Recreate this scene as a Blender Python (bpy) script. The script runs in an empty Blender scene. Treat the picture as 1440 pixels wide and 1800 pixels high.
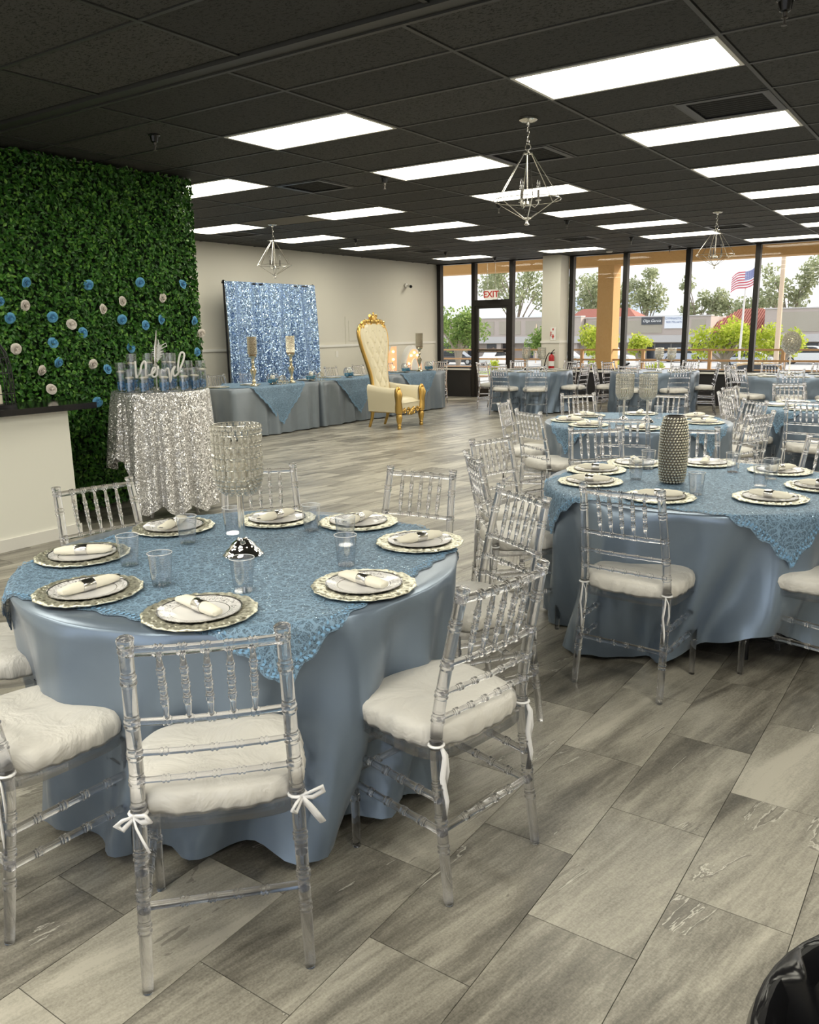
import bpy, math, random
import numpy as np
from mathutils import Vector, Matrix
random.seed(7); RNG = np.random.default_rng(7)
PI = math.pi
SC = bpy.context.scene
COL = SC.collection

# ------------------------------------------------------------------ camera
H = 1.55                       # eye height
CEIL = 3.0
pitch, yaw, roll, fpx = 0.2176, 0.6065, -0.0159, 1448.3
fw = Vector((-math.sin(yaw)*math.cos(pitch), math.cos(yaw)*math.cos(pitch), -math.sin(pitch)))
r0 = Vector((math.cos(yaw), math.sin(yaw), 0)); up0 = r0.cross(fw)
rt = math.cos(roll)*r0 + math.sin(roll)*up0
up = -math.sin(roll)*r0 + math.cos(roll)*up0
cam = bpy.data.cameras.new('camera'); camo = bpy.data.objects.new('camera', cam); COL.objects.link(camo)
camo.matrix_world = Matrix(((rt.x, up.x, -fw.x, 0), (rt.y, up.y, -fw.y, 0), (rt.z, up.z, -fw.z, H), (0, 0, 0, 1)))
cam.sensor_fit = 'HORIZONTAL'; cam.sensor_width = 36; cam.lens = fpx/1440*36
cam.clip_start = 0.05; cam.clip_end = 2000
SC.camera = camo

# ------------------------------------------------------------------ world, sun, exposure
W = bpy.data.worlds.new('sky'); SC.world = W; W.use_nodes = True
nt = W.node_tree; nt.nodes.clear()
o = nt.nodes.new('ShaderNodeOutputWorld'); bg = nt.nodes.new('ShaderNodeBackground')
sky = nt.nodes.new('ShaderNodeTexSky'); sky.sky_type = 'NISHITA'; sky.sun_disc = False
sky.sun_elevation = math.radians(30); sky.sun_rotation = math.radians(40); sky.dust_density = 6.0; sky.air_density = 1.0; sky.ozone_density = 1.0
mixs = nt.nodes.new('ShaderNodeMix'); mixs.data_type = 'RGBA'; mixs.inputs[0].default_value = 0.72
mixs.inputs[7].default_value = (1.45, 1.47, 1.52, 1)       # bright hazy overcast veil
sc_ = nt.nodes.new('ShaderNodeVectorMath'); sc_.operation = 'SCALE'; sc_.inputs['Scale'].default_value = 0.35
nt.links.new(sky.outputs[0], sc_.inputs[0]); nt.links.new(sc_.outputs[0], mixs.inputs[6])
nt.links.new(mixs.outputs[2], bg.inputs[0]); bg.inputs[1].default_value = .62
nt.links.new(bg.outputs[0], o.inputs[0])
sl = bpy.data.lights.new('sun', 'SUN'); sl.energy = 1.7; sl.angle = math.radians(1.5); sl.color = (1, .95, .86)
so = bpy.data.objects.new('sun', sl); COL.objects.link(so)
sdir = Vector((-math.sin(math.radians(40)), -math.cos(math.radians(40)), -math.tan(math.radians(29)))).normalized()
so.rotation_euler = sdir.to_track_quat('-Z', 'Y').to_euler(); so.location = (15, 30, 20)
SC.view_settings.view_transform = 'Standard'; SC.view_settings.look = 'None'
SC.view_settings.exposure = 1.1; SC.view_settings.gamma = 1.0; SC.view_settings.use_curve_mapping = False
SC.cycles.transparent_max_bounces = 20; SC.cycles.max_bounces = 7; SC.cycles.transmission_bounces = 7; SC.cycles.adaptive_threshold = .035; SC.cycles.adaptive_min_samples = 16
SC.cycles.glossy_bounces = 3; SC.cycles.diffuse_bounces = 3
SC.cycles.caustics_reflective = False; SC.cycles.caustics_refractive = False
SC.cycles.sample_clamp_indirect = 4.0
PANEL_W = 6.3                  # emission of the ceiling troffers

# ------------------------------------------------------------------ helpers
def tag(o, label=None, cat=None, group=None, kind=None):
    if label: o['label'] = label
    if cat: o['category'] = cat
    if group: o['group'] = group
    if kind: o['kind'] = kind
    return o
def empty(name, loc=(0,0,0), rz=0, label=None, cat=None, group=None, kind=None):
    o = bpy.data.objects.new(name, None); COL.objects.link(o); o.location = loc; o.rotation_euler = (0,0,rz)
    o.empty_display_size = .05
    return tag(o, label, cat, group, kind)
def put(name, mesh, parent=None, loc=(0,0,0), rz=0):
    o = bpy.data.objects.new(name, mesh); COL.objects.link(o); o.parent = parent; o.location = loc; o.rotation_euler = (0,0,rz); return o
def children(o): return [c for c in bpy.data.objects if c.parent == o]
class MB:
    def __init__(s): s.v=[]; s.f=[]; s.m=[]; s.mi=0
    def add(s, V, F):
        b=len(s.v); s.v.extend([tuple(p) for p in V]); s.f.extend([tuple(i+b for i in f) for f in F]); s.m.extend([s.mi]*len(F)); return s
    def box(s, x0,x1,y0,y1,z0,z1, rz=0, c=None):
        P=[(x,y,z) for z in (z0,z1) for y in (y0,y1) for x in (x0,x1)]
        if rz:
            cx,cy=c if c else ((x0+x1)/2,(y0+y1)/2); ca,sa=math.cos(rz),math.sin(rz)
            P=[(cx+(x-cx)*ca-(y-cy)*sa, cy+(x-cx)*sa+(y-cy)*ca, z) for x,y,z in P]
        return s.add(P,[(0,2,3,1),(4,5,7,6),(0,1,5,4),(2,6,7,3),(0,4,6,2),(1,3,7,5)])
    def tube(s, path, rad, n=8, cap=True, closed=False, squash=1.0):
        P=[Vector(p) for p in path]; k=len(P)
        if not hasattr(rad,'__len__'): rad=[rad]*k
        T=[]
        for i in range(k):
            a=P[(i-1)%k] if (closed or i>0) else P[i]; b=P[(i+1)%k] if (closed or i<k-1) else P[i]
            t=(b-a); T.append(t.normalized() if t.length>1e-9 else Vector((0,0,1)))
        u=T[0].orthogonal().normalized(); V=[]
        for i in range(k):
            u=(u-T[i]*u.dot(T[i])); u=u.normalized() if u.length>1e-6 else T[i].orthogonal().normalized(); w=T[i].cross(u)
            for j in range(n):
                a=2*PI*j/n; V.append(P[i]+(u*math.cos(a)*squash+w*math.sin(a))*rad[i])
        F=[]
        for i in range(k if closed else k-1):
            i2=(i+1)%k
            for j in range(n):
                j2=(j+1)%n; F.append((i*n+j,i*n+j2,i2*n+j2,i2*n+j))
        if cap and not closed: F.append(tuple(range(n-1,-1,-1))); F.append(tuple((k-1)*n+j for j in range(n)))
        return s.add(V,F)
    def bar(s,a,b,r,n=8): return s.tube([a,b],r,n)
    def lathe(s, prof, n=24, c=(0,0,0), wave=None, cap0=True, cap1=True):
        V=[];k=len(prof);st=[]
        for i,(r,z) in enumerate(prof):
            st.append((len(V),r<1e-5))
            if r<1e-5: V.append((c[0],c[1],c[2]+z)); continue
            for j in range(n):
                a=2*PI*j/n; rr=r*(wave(a,i) if wave else 1); V.append((c[0]+rr*math.cos(a),c[1]+rr*math.sin(a),c[2]+z))
        F=[]
        for i in range(k-1):
            (p,pp),(q,qp)=st[i],st[i+1]
            for j in range(n):
                j2=(j+1)%n
                if pp and qp: continue
                if pp: F.append((p,q+j2,q+j))
                elif qp: F.append((p+j,p+j2,q))
                else: F.append((p+j,p+j2,q+j2,q+j))
        if cap0 and not st[0][1]: F.append(tuple(range(n-1,-1,-1)))
        if cap1 and not st[-1][1]: F.append(tuple(st[-1][0]+j for j in range(n)))
        return s.add(V,F)
    def ball(s,c,r,n=8,m=6,sz=(1,1,1)):
        V=[(c[0],c[1],c[2]-r*sz[2])]
        for i in range(1,m):
            a=PI*i/m
            for j in range(n):
                b=2*PI*j/n; V.append((c[0]+r*sz[0]*math.sin(a)*math.cos(b),c[1]+r*sz[1]*math.sin(a)*math.sin(b),c[2]-r*sz[2]*math.cos(a)))
        V.append((c[0],c[1],c[2]+r*sz[2])); L=len(V)-1; F=[]
        for j in range(n): F.append((0,1+(j+1)%n,1+j)); F.append((L,1+(m-2)*n+j,1+(m-2)*n+(j+1)%n))
        for i in range(m-2):
            for j in range(n): F.append((1+i*n+j,1+i*n+(j+1)%n,1+(i+1)*n+(j+1)%n,1+(i+1)*n+j))
        return s.add(V,F)
    def grid(s,nu,nv,fn,wrap=False):
        V=[fn(i/(nu-1) if not wrap else i/nu,j/(nv-1)) for j in range(nv) for i in range(nu)]
        F=[]
        for j in range(nv-1):
            for i in range(nu if wrap else nu-1):
                i2=(i+1)%nu; F.append((j*nu+i,j*nu+i2,(j+1)*nu+i2,(j+1)*nu+i))
        return s.add(V,F)
    def prism(s, poly, z0, z1, axis='z'):
        n=len(poly)
        def m(a,b,c): return (a,b,c) if axis=='z' else ((a,c,b) if axis=='y' else (c,a,b))
        V=[m(a,b,z0) for a,b in poly]+[m(a,b,z1) for a,b in poly]
        F=[tuple(range(n-1,-1,-1)),tuple(range(n,2*n))]+[(i,(i+1)%n,n+(i+1)%n,n+i) for i in range(n)]
        return s.add(V,F)
    def xf(s, M, start=0):
        for i in range(start,len(s.v)): s.v[i]=tuple(M@Vector(s.v[i]))
        return s
    def mesh(s,name,mats,smooth=True,angle=40):
        me=bpy.data.meshes.new(name); me.from_pydata(s.v,[],s.f)
        mats=mats if isinstance(mats,(list,tuple)) else [mats]
        for m in mats: me.materials.append(m)
        if len(mats)>1: me.polygons.foreach_set('material_index',s.m)
        me.update()
        if smooth:
            me.polygons.foreach_set('use_smooth',[True]*len(me.polygons))
            if angle<180:
                try: me.set_sharp_from_angle(angle=math.radians(angle))
                except Exception: pass
        return me
    def obj(s,name,mats,parent=None,loc=(0,0,0),rz=0,smooth=True,angle=40,**k):
        o=put(name,s.mesh(name,mats,smooth,angle),parent,loc,rz)
        return tag(o,k.get('label'),k.get('cat'),k.get('group'),k.get('kind'))
def copy_tree(o,parent=None):
    c=o.copy(); COL.objects.link(c); c.parent=parent
    for ch in KIDS.get(o.name,[]): copy_tree(ch,c)
    return c
KIDS={}
def index_kids(o):
    ks=children(o); KIDS[o.name]=ks
    for k in ks: index_kids(k)
def text_mesh(txt,size,extr,mat,font_shear=0,bold=0.0,align='CENTER'):
    cu=bpy.data.curves.new('lettering','FONT'); cu.body=txt; cu.size=size; cu.extrude=extr; cu.align_x=align; cu.align_y='CENTER'; cu.shear=font_shear; cu.offset=bold; cu.resolution_u=3
    ob=bpy.data.objects.new('lettering_tmp',cu); COL.objects.link(ob)
    bpy.context.view_layer.update()
    me=bpy.data.meshes.new_from_object(ob.evaluated_get(bpy.context.evaluated_depsgraph_get())); bpy.data.objects.remove(ob)
    me.materials.clear(); me.materials.append(mat); return me

# ------------------------------------------------------------------ materials
M={}
class NT:
    """tiny node helper"""
    def __init__(s,name):
        s.mat=bpy.data.materials.new(name); s.mat.use_nodes=True; s.t=s.mat.node_tree; s.t.nodes.clear(); M[name]=s.mat
        s.out=s.t.nodes.new('ShaderNodeOutputMaterial')
    def n(s,typ,**k):
        nd=s.t.nodes.new('ShaderNode'+typ)
        for a,b in k.items(): setattr(nd,a,b)
        return nd
    def l(s,a,b): s.t.links.new(a,b)
    def math(s,op,a,b=None,c=None):
        nd=s.n('Math',operation=op)
        for i,x in enumerate((a,b,c)):
            if x is None: continue
            if isinstance(x,(int,float)): nd.inputs[i].default_value=x
            else: s.l(x,nd.inputs[i])
        return nd.outputs[0]
    def ramp(s,fac,stops,interp='LINEAR'):
        nd=s.n('ValToRGB'); nd.color_ramp.interpolation=interp; e=nd.color_ramp.elements
        while len(e)<len(stops): e.new(.5)
        for i,(p,c) in enumerate(stops): e[i].position=p; e[i].color=(c[0],c[1],c[2],1)
        s.l(fac,nd.inputs[0]); return nd.outputs[0]
    def mix(s,fac,a,b,blend='MIX'):
        nd=s.n('Mix',data_type='RGBA',blend_type=blend)
        for i,x in ((0,fac),(6,a),(7,b)):
            if isinstance(x,(int,float)): nd.inputs[i].default_value=x
            elif isinstance(x,tuple): nd.inputs[i].default_value=(*x,1)
            else: s.l(x,nd.inputs[i])
        return nd.outputs[2]
    def coord(s,kind='Object',scale=(1,1,1),rot=(0,0,0),loc=(0,0,0),src=None):
        if src is None:
            if kind=='Position': src=s.n('NewGeometry').outputs['Position']
            else: src=s.n('TexCoord').outputs[kind]
        mp=s.n('Mapping'); mp.inputs['Scale'].default_value=scale; mp.inputs['Rotation'].default_value=rot; mp.inputs['Location'].default_value=loc
        s.l(src,mp.inputs[0]); return mp.outputs[0]
    def noise(s,vec,scale=5,detail=4,rough=.5,dist=0,col=False):
        nd=s.n('TexNoise'); nd.inputs['Scale'].default_value=scale; nd.inputs['Detail'].default_value=detail; nd.inputs['Roughness'].default_value=rough; nd.inputs['Distortion'].default_value=dist
        s.l(vec,nd.inputs['Vector']); return nd.outputs[1 if col else 0]
    def vor(s,vec,scale=5,feature='F1',out='Distance'):
        nd=s.n('TexVoronoi',feature=feature); nd.inputs['Scale'].default_value=scale; s.l(vec,nd.inputs['Vector']); return nd.outputs[out]
    def bump(s,h,strength=.3,dist=.01,normal=None):
        nd=s.n('Bump'); nd.inputs['Strength'].default_value=strength; nd.inputs['Distance'].default_value=dist; s.l(h,nd.inputs['Height'])
        if normal is not None: s.l(normal,nd.inputs['Normal'])
        return nd.outputs[0]
    def pbr(s,color=(.8,.8,.8),rough=.5,metal=0,spec=.5,normal=None,alpha=None,emit=None,estr=0,sheen=0,coat=0,trans=0,ior=None):
        p=s.n('BsdfPrincipled')
        def st(k,x):
            if x is None: return
            if isinstance(x,tuple): p.inputs[k].default_value=(*x,1)
            elif isinstance(x,(int,float)): p.inputs[k].default_value=x
            else: s.l(x,p.inputs[k])
        st('Base Color',color); st('Roughness',rough); st('Metallic',metal); st('Specular IOR Level',spec); st('Alpha',alpha)
        if normal is not None: s.l(normal,p.inputs['Normal'])
        if emit: p.inputs['Emission Color'].default_value=(*emit,1); p.inputs['Emission Strength'].default_value=estr
        st('Sheen Weight',sheen); st('Coat Weight',coat); st('Transmission Weight',trans); st('IOR',ior)
        return p.outputs[0]
    def done(s,sh): s.l(sh,s.out.inputs[0]); return s.mat
def simple(name,color,rough=.5,metal=0,**k):
    t=NT(name); return t.done(t.pbr(color,rough,metal,**k))

# plain ones
simple('chrome',(.86,.85,.83),.07,1.0)
simple('silver',(.74,.72,.68),.2,1.0)
simple('nickel',(.72,.70,.64),.22,1.0)
simple('black_metal',(.012,.012,.014),.4,.3)
simple('vent_slat',(.020,.020,.020),.4,.3)
simple('black_plastic',(.006,.006,.007),.24,spec=.35)
simple('dark_frame',(.018,.016,.015),.42,.4)
simple('white_paint',(.80,.775,.71),.55)
simple('counter_white',(.88,.87,.79),.5)
simple('white_trim',(.82,.80,.75),.45)
simple('black_counter',(.012,.011,.013),.1)
simple('black_panel',(.015,.014,.016),.55)
simple('red',(.45,.01,.015),.3)
simple('cream_candle',(.86,.80,.66),.5)
simple('white_gloss',(.85,.84,.82),.3)
simple('rubber',(.02,.02,.02),.7)
simple('bulb_glow',(1,.8,.5),.4,emit=(1,.72,.38),estr=5)
simple('candle_sleeve',(.10,.09,.08),.4,.6)
simple('wood_table',(.28,.2,.12),.5)
simple('peach',(.80,.42,.22),.5,emit=(1,.5,.25),estr=.25)
simple('grey_side',(.55,.53,.48),.5)
simple('paper_white',(.88,.87,.84),.6)
simple('sign_red',(.5,.04,.03),.5)
simple('fork',(.05,.05,.055),.25,1.0)
def wall_mat():
    t=NT('wall'); v=t.coord('Position'); n=t.noise(v,60,3)
    big=t.noise(v,.7,2); c=t.mix(big,(.68,.65,.565),(.74,.71,.63))
    return t.done(t.pbr(c,.5,normal=t.bump(n,.06,.004)))
wall_mat()
def bead_mat():
    t=NT('beadboard'); v=t.n('NewGeometry').outputs['Position']; s=t.n('SeparateXYZ'); t.l(v,s.inputs[0])
    fr=t.math('FRACT',t.math('MULTIPLY',s.outputs[1],1/.11)); g=t.math('GREATER_THAN',t.math('ABSOLUTE',t.math('SUBTRACT',fr,.5)),.46)
    h=t.math('SUBTRACT',1,g); return t.done(t.pbr((.74,.71,.62),.5,normal=t.bump(h,.4,.006)))
bead_mat()
def floor_mat():
    t=NT('floor_tile'); P=t.n('NewGeometry').outputs['Position']; s=t.n('SeparateXYZ'); t.l(P,s.inputs[0])
    col=t.math('FLOOR',t.math('MULTIPLY_ADD',s.outputs[0],1/.305,.86/.305))
    par=t.math('FRACT',t.math('MULTIPLY',col,.5))
    row=t.math('FLOOR',t.math('SUBTRACT',t.math('MULTIPLY_ADD',s.outputs[1],1/.61,-1.769/.61),par))
    cv=t.n('CombineXYZ'); t.l(col,cv.inputs[0]); t.l(row,cv.inputs[1])
    wn=t.n('TexWhiteNoise',noise_dimensions='3D'); t.l(cv.outputs[0],wn.inputs[0])
    off=t.n('VectorMath',operation='SCALE'); off.inputs['Scale'].default_value=37.0; t.l(wn.outputs['Color'],off.inputs[0])
    ad=t.n('VectorMath',operation='ADD'); t.l(P,ad.inputs[0]); t.l(off.outputs[0],ad.inputs[1])
    # streaks run a few degrees off the tile length
    v1=t.coord(src=ad.outputs[0],rot=(0,0,math.radians(12)),scale=(1,1,1))
    vs=t.n('Mapping'); vs.inputs['Scale'].default_value=(5.5,.75,1); t.l(v1,vs.inputs[0])
    n1=t.noise(vs.outputs[0],1.3,5,.6,.6)
    vf=t.n('Mapping'); vf.inputs['Scale'].default_value=(40,5,1); t.l(v1,vf.inputs[0])
    n2=t.noise(vf.outputs[0],3,4,.7,.3)
    n3=t.noise(v1,160,2,.6)
    f=t.math('ADD',t.math('MULTIPLY_ADD',n1,.92,-.09),t.math('MULTIPLY',n2,.26))
    f=t.math('ADD',f,t.math('MULTIPLY',t.math('SUBTRACT',wn.outputs['Value'],.5),.16))
    f=t.math('ADD',f,t.math('MULTIPLY',t.math('SUBTRACT',n3,.5),.24))
    c=t.ramp(f,[(.30,(.100,.092,.076)),(.43,(.200,.186,.157)),(.55,(.330,.310,.262)),(.70,(.48,.452,.388))])
    # pale veins with dark companion
    vv=t.n('Mapping'); vv.inputs['Scale'].default_value=(3.2,.55,1); t.l(v1,vv.inputs[0])
    nv=t.noise(vv.outputs[0],1.1,6,.62,1.1)
    a=t.math('ABSOLUTE',t.math('SUBTRACT',nv,.60)); vein=t.math('LESS_THAN',a,.0045)
    a2=t.math('ABSOLUTE',t.math('SUBTRACT',nv,.585)); dk=t.math('LESS_THAN',a2,.010)
    gate=t.math('GREATER_THAN',t.noise(v1,3.0,2),.52)
    c=t.mix(t.math('MULTIPLY',t.math('MULTIPLY',dk,gate),.5),c,(.10,.09,.078))
    c=t.mix(t.math('MULTIPLY',t.math('MULTIPLY',vein,gate),.75),c,(.58,.56,.50))
    rg=t.math('MULTIPLY_ADD',n2,.16,.27)
    return t.done(t.pbr(c,rg,spec=.45,normal=t.bump(n2,.10,.002)))
floor_mat()
simple('grout',(.09,.085,.075),.8)
def ceil_mat():
    t=NT('ceiling_tile'); v=t.coord('Position'); 
    vs=t.n('Mapping'); vs.inputs['Scale'].default_value=(1,1.6,1); t.l(v,vs.inputs[0])
    n=t.noise(vs.outputs[0],52,3,.6,.9); p=t.math('LESS_THAN',n,.43)
    oi=t.n('ObjectInfo').outputs['Random']
    c0=t.mix(oi,(.038,.038,.036),(.066,.064,.060))
    c=t.mix(p,c0,(.010,.010,.010)); h=t.math('SUBTRACT',1,p)
    return t.done(t.pbr(c,.75,spec=.3,normal=t.bump(h,.5,.004)))
ceil_mat()
simple('ceiling_grid',(.035,.035,.033),.5)
simple('ceiling_tile_pale',(.15,.135,.105),.8)
def panel_mat():
    t=NT('light_panel'); e=t.n('Emission'); e.inputs[0].default_value=(1.0,.955,.80,1); e.inputs[1].default_value=PANEL_W; return t.done(e.outputs[0])
panel_mat()
def acrylic(name,tint,gfac,rough=0.0,ior=1.46):
    t=NT(name); tr=t.n('BsdfTransparent'); tr.inputs[0].default_value=(*tint,1)
    g=t.n('BsdfGlass'); g.inputs['Color'].default_value=(.97,.97,.985,1); g.inputs['Roughness'].default_value=rough; g.inputs['IOR'].default_value=ior
    m=t.n('MixShader'); m.inputs[0].default_value=gfac; t.l(tr.outputs[0],m.inputs[1]); t.l(g.outputs[0],m.inputs[2]); return t.done(m.outputs[0])
acrylic('clear_acrylic',(.985,.985,.99),.82,0.0,1.49)
acrylic('acrylic_frame',(.97,.97,.98),.42,0.0,1.49)
acrylic('clear_glass',(.97,.98,.985),.35)
def thin(name,tint,ior=1.45,rough=.02,extra=0.0):
    t=NT(name); tr=t.n('BsdfTransparent'); tr.inputs[0].default_value=(*tint,1)
    g=t.n('BsdfGlossy'); g.inputs['Roughness'].default_value=rough
    lw=t.n('LayerWeight'); lw.inputs[0].default_value=.5
    f0=((ior-1)/(ior+1))**2
    fac=t.math('MULTIPLY_ADD',t.math('POWER',lw.outputs['Facing'],4.0),1-f0,f0+extra)
    m=t.n('MixShader'); t.l(fac,m.inputs[0]); t.l(tr.outputs[0],m.inputs[1]); t.l(g.outputs[0],m.inputs[2]); return t.done(m.outputs[0])
thin('cup_plastic',(.955,.96,.97),1.5,.05,.06)
thin('window_glass',(.96,.97,.97),1.25,.0)
t=NT('crystal'); tr=t.n('BsdfTransparent'); tr.inputs[0].default_value=(.95,.94,.90,1); gl=t.n('BsdfGlossy'); gl.inputs['Roughness'].default_value=.06; df=t.n('BsdfDiffuse'); df.inputs[0].default_value=(.84,.81,.72,1)
lw=t.n('LayerWeight'); lw.inputs[0].default_value=.5; m1=t.n('MixShader'); t.l(t.math('MULTIPLY_ADD',lw.outputs['Facing'],.5,.25),m1.inputs[0]); t.l(tr.outputs[0],m1.inputs[1]); t.l(gl.outputs[0],m1.inputs[2])
m2=t.n('MixShader'); m2.inputs[0].default_value=.20; t.l(m1.outputs[0],m2.inputs[1]); t.l(df.outputs[0],m2.inputs[2]); t.done(m2.outputs[0])
simple('bead_pale',(.74,.70,.58),.2,.75)
simple('cup_rim',(.85,.86,.88),.15)  # whitened to imitate the bright edge of the clear cup
thin('bulb_glass',(.92,.92,.92),1.6,.03,.05)
def satin(name,col,rough=.34,metal=.35,bsc=240):
    t=NT(name); v=t.coord('Object'); n=t.noise(v,6,3,.5,.4); c=t.mix(n,tuple(x*.9 for x in col),tuple(min(1,x*1.1) for x in col))
    w=t.noise(v,3.5,2); f=t.noise(v,bsc,1)
    b=t.bump(f,.04,.0006,t.bump(w,.15,.01)); return t.done(t.pbr(c,rough,metal,spec=.5,normal=b,sheen=.1))
satin('satin_blue',(.200,.257,.338),.29,.48)
satin('satin_grey',(.235,.275,.32),.36,.35)
def cushion_mat():
    t=NT('cushion'); v=t.coord('Object'); n=t.noise(v,8,4,.55,.7); c=t.mix(n,(.66,.63,.585),(.72,.70,.66))
    return t.done(t.pbr(c,.42,normal=t.bump(n,.6,.03),sheen=.25))
cushion_mat()
simple('ribbon',(.86,.85,.86),.4,sheen=.3)
def napkin_mat():
    t=NT('napkin'); v=t.coord('Object'); n=t.noise(v,120,2); return t.done(t.pbr((.86,.82,.70),.8,normal=t.bump(n,.2,.001)))
napkin_mat()
def charger_mat(name,c1,c2):
    t=NT(name); v=t.coord('Object'); n=t.vor(v,70); n2=t.noise(v,90,3); h=t.math('ADD',n,n2)
    c=t.mix(t.ramp(h,[(.55,(0,0,0)),(1.1,(1,1,1))]),c1,c2); return t.done(t.pbr(c,.3,.75,normal=t.bump(h,.5,.004)))
charger_mat('charger_silver',(.30,.28,.19),(.82,.80,.66))
def plate_mat():
    t=NT('plate'); v=t.coord('Object'); s=t.n('VectorMath',operation='LENGTH'); t.l(v,s.inputs[0]); r=s.outputs['Value']
    ring=t.math('GREATER_THAN',r,.1165); ring2=t.math('LESS_THAN',t.math('ABSOLUTE',t.math('SUBTRACT',r,.084)),.0012)
    fl=t.noise(v,55,3,.6,1.2); fl=t.math('LESS_THAN',t.math('ABSOLUTE',t.math('SUBTRACT',fl,.5)),.016); zone=t.math('GREATER_THAN',r,.088); fl=t.math('MULTIPLY',fl,zone)
    m=t.math('MAXIMUM',t.math('MAXIMUM',ring,ring2),fl)
    c=t.mix(m,(.80,.79,.80),(.42,.41,.42)); return t.done(t.pbr(c,.16,t.math('MULTIPLY',m,.8)))
plate_mat()
def lace_mat():
    t=NT('lace'); v=t.coord('Object')
    d=t.noise(v,14,2,.5,0,True); ad=t.n('VectorMath',operation='MULTIPLY_ADD'); ad.inputs[1].default_value=(.05,.05,.05); t.l(d,ad.inputs[0]); t.l(v,ad.inputs[2])
    e=t.vor(ad.outputs[0],38,'DISTANCE_TO_EDGE'); e1=t.math('LESS_THAN',e,.07)
    sw=t.noise(v,46,3,.6,2.5); s1=t.math('LESS_THAN',t.math('ABSOLUTE',t.math('SUBTRACT',sw,.5)),.035)
    emb=t.math('MAXIMUM',e1,s1)
    c=t.mix(emb,(.145,.230,.320),(.225,.355,.50))
    dk=t.math('LESS_THAN',t.math('ABSOLUTE',t.math('SUBTRACT',t.noise(v,30,3,.55,3.0),.60)),.016); c=t.mix(t.math('MULTIPLY',dk,.8),c,(.03,.065,.12))
    cell=t.n('TexVoronoi'); cell.inputs['Scale'].default_value=150; t.l(v,cell.inputs['Vector'])
    wn=t.n('SeparateColor'); t.l(cell.outputs['Color'],wn.inputs[0]); sq=t.math('MULTIPLY',t.math('GREATER_THAN',wn.outputs[0],.93),t.math('LESS_THAN',cell.outputs['Distance'],.35))
    c=t.mix(sq,c,(.55,.72,.88))
    nm=t.bump(emb,.6,.004)
    sh=t.pbr(c,t.math('MULTIPLY_ADD',sq,-.35,.6),sq,normal=nm)
    tr=t.n('BsdfTransparent'); m=t.n('MixShader'); a=t.math('MULTIPLY_ADD',emb,.28,.68); t.l(a,m.inputs[0]); t.l(tr.outputs[0],m.inputs[1]); t.l(sh,m.inputs[2]); return t.done(m.outputs[0])
lace_mat()
simple('lace_border',(.22,.42,.65),.7)
def sequin_mat(name,c1,c2,scale=170,metal=.8,rough=.25,tilt=.55):
    t=NT(name); v=t.coord('Object'); cell=t.n('TexVoronoi'); cell.inputs['Scale'].default_value=scale; t.l(v,cell.inputs['Vector'])
    r=t.n('VectorMath',operation='SUBTRACT'); r.inputs[1].default_value=(.5,.5,.5); t.l(cell.outputs['Color'],r.inputs[0])
    g=t.n('NewGeometry'); ma=t.n('VectorMath',operation='MULTIPLY_ADD'); ma.inputs[1].default_value=(tilt*2,)*3; t.l(r.outputs[0],ma.inputs[0]); t.l(g.outputs['Normal'],ma.inputs[2])
    nn=t.n('VectorMath',operation='NORMALIZE'); t.l(ma.outputs[0],nn.inputs[0])
    sp=t.n('SeparateColor'); t.l(cell.outputs['Color'],sp.inputs[0]); c=t.mix(sp.outputs[1],c1,c2)  # dark and bright cell colours add painted sparkle to the tilted normals
    return t.done(t.pbr(c,rough,metal,normal=nn.outputs[0]))
sequin_mat('sequin_silver',(.36,.355,.35),(1.0,.99,.98),140,.65,.24,.48)
sequin_mat('sequin_blue',(.09,.17,.42),(.60,.80,1.0),72,.5,.22,.55)
def leaf_mat():
    t=NT('boxwood_leaf'); r=t.n('NewGeometry').outputs['Random Per Island']
    c=t.ramp(r,[(0,(.016,.070,.009)),(.45,(.036,.145,.016)),(.8,(.075,.23,.026)),(1,(.17,.36,.05))])
    return t.done(t.pbr(c,.42,spec=.45))
leaf_mat()
simple('boxwood_base',(.006,.02,.005),.9)
simple('rose_blue',(.13,.40,.66),.65,sheen=.2)
simple('rose_white',(.80,.74,.68),.65,sheen=.2)
simple('gold',(.62,.40,.12),.28,.95)
simple('champagne_gold',(.70,.62,.44),.25,.95)
simple('leather_cream',(.68,.61,.44),.33)
simple('blue_rocks',(.10,.30,.58),.3,spec=.6)
simple('blue_flower',(.06,.30,.45),.6)
simple('plume',(.80,.81,.80),.7)
t=NT('water_vase'); tr=t.n('BsdfTransparent'); tr.inputs[0].default_value=(.86,.92,.97,1)
gl=t.n('BsdfGlossy'); gl.inputs['Roughness'].default_value=.05; mx=t.n('MixShader'); mx.inputs[0].default_value=.10; t.l(tr.outputs[0],mx.inputs[1]); t.l(gl.outputs[0],mx.inputs[2]); t.done(mx.outputs[0])
# outdoors
def stucco(name,c1,c2):
    t=NT(name); v=t.coord('Position'); n=t.noise(v,30,4,.6); return t.done(t.pbr(t.mix(n,c1,c2),.85,normal=t.bump(n,.5,.02)))
stucco('stucco_orange',(.50,.29,.10),(.62,.39,.16))
def wood_mat():
    t=NT('rail_wood'); v=t.coord('Position',scale=(.6,6,6)); n=t.noise(v,4,4,.6,.5); return t.done(t.pbr(t.mix(n,(.46,.25,.10),(.60,.36,.17)),.6))
wood_mat()
stucco('asphalt',(.36,.35,.33),(.46,.45,.43)); stucco('deck_concrete',(.50,.48,.44),(.58,.56,.52)); stucco('lawn',(.22,.30,.06),(.36,.42,.10))
stucco('mall_wall',(.46,.39,.34),(.52,.44,.385)); stucco('mall_panel',(.40,.355,.28),(.44,.395,.315)); stucco('mall_lip',(.54,.51,.48),(.58,.55,.52))
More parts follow.
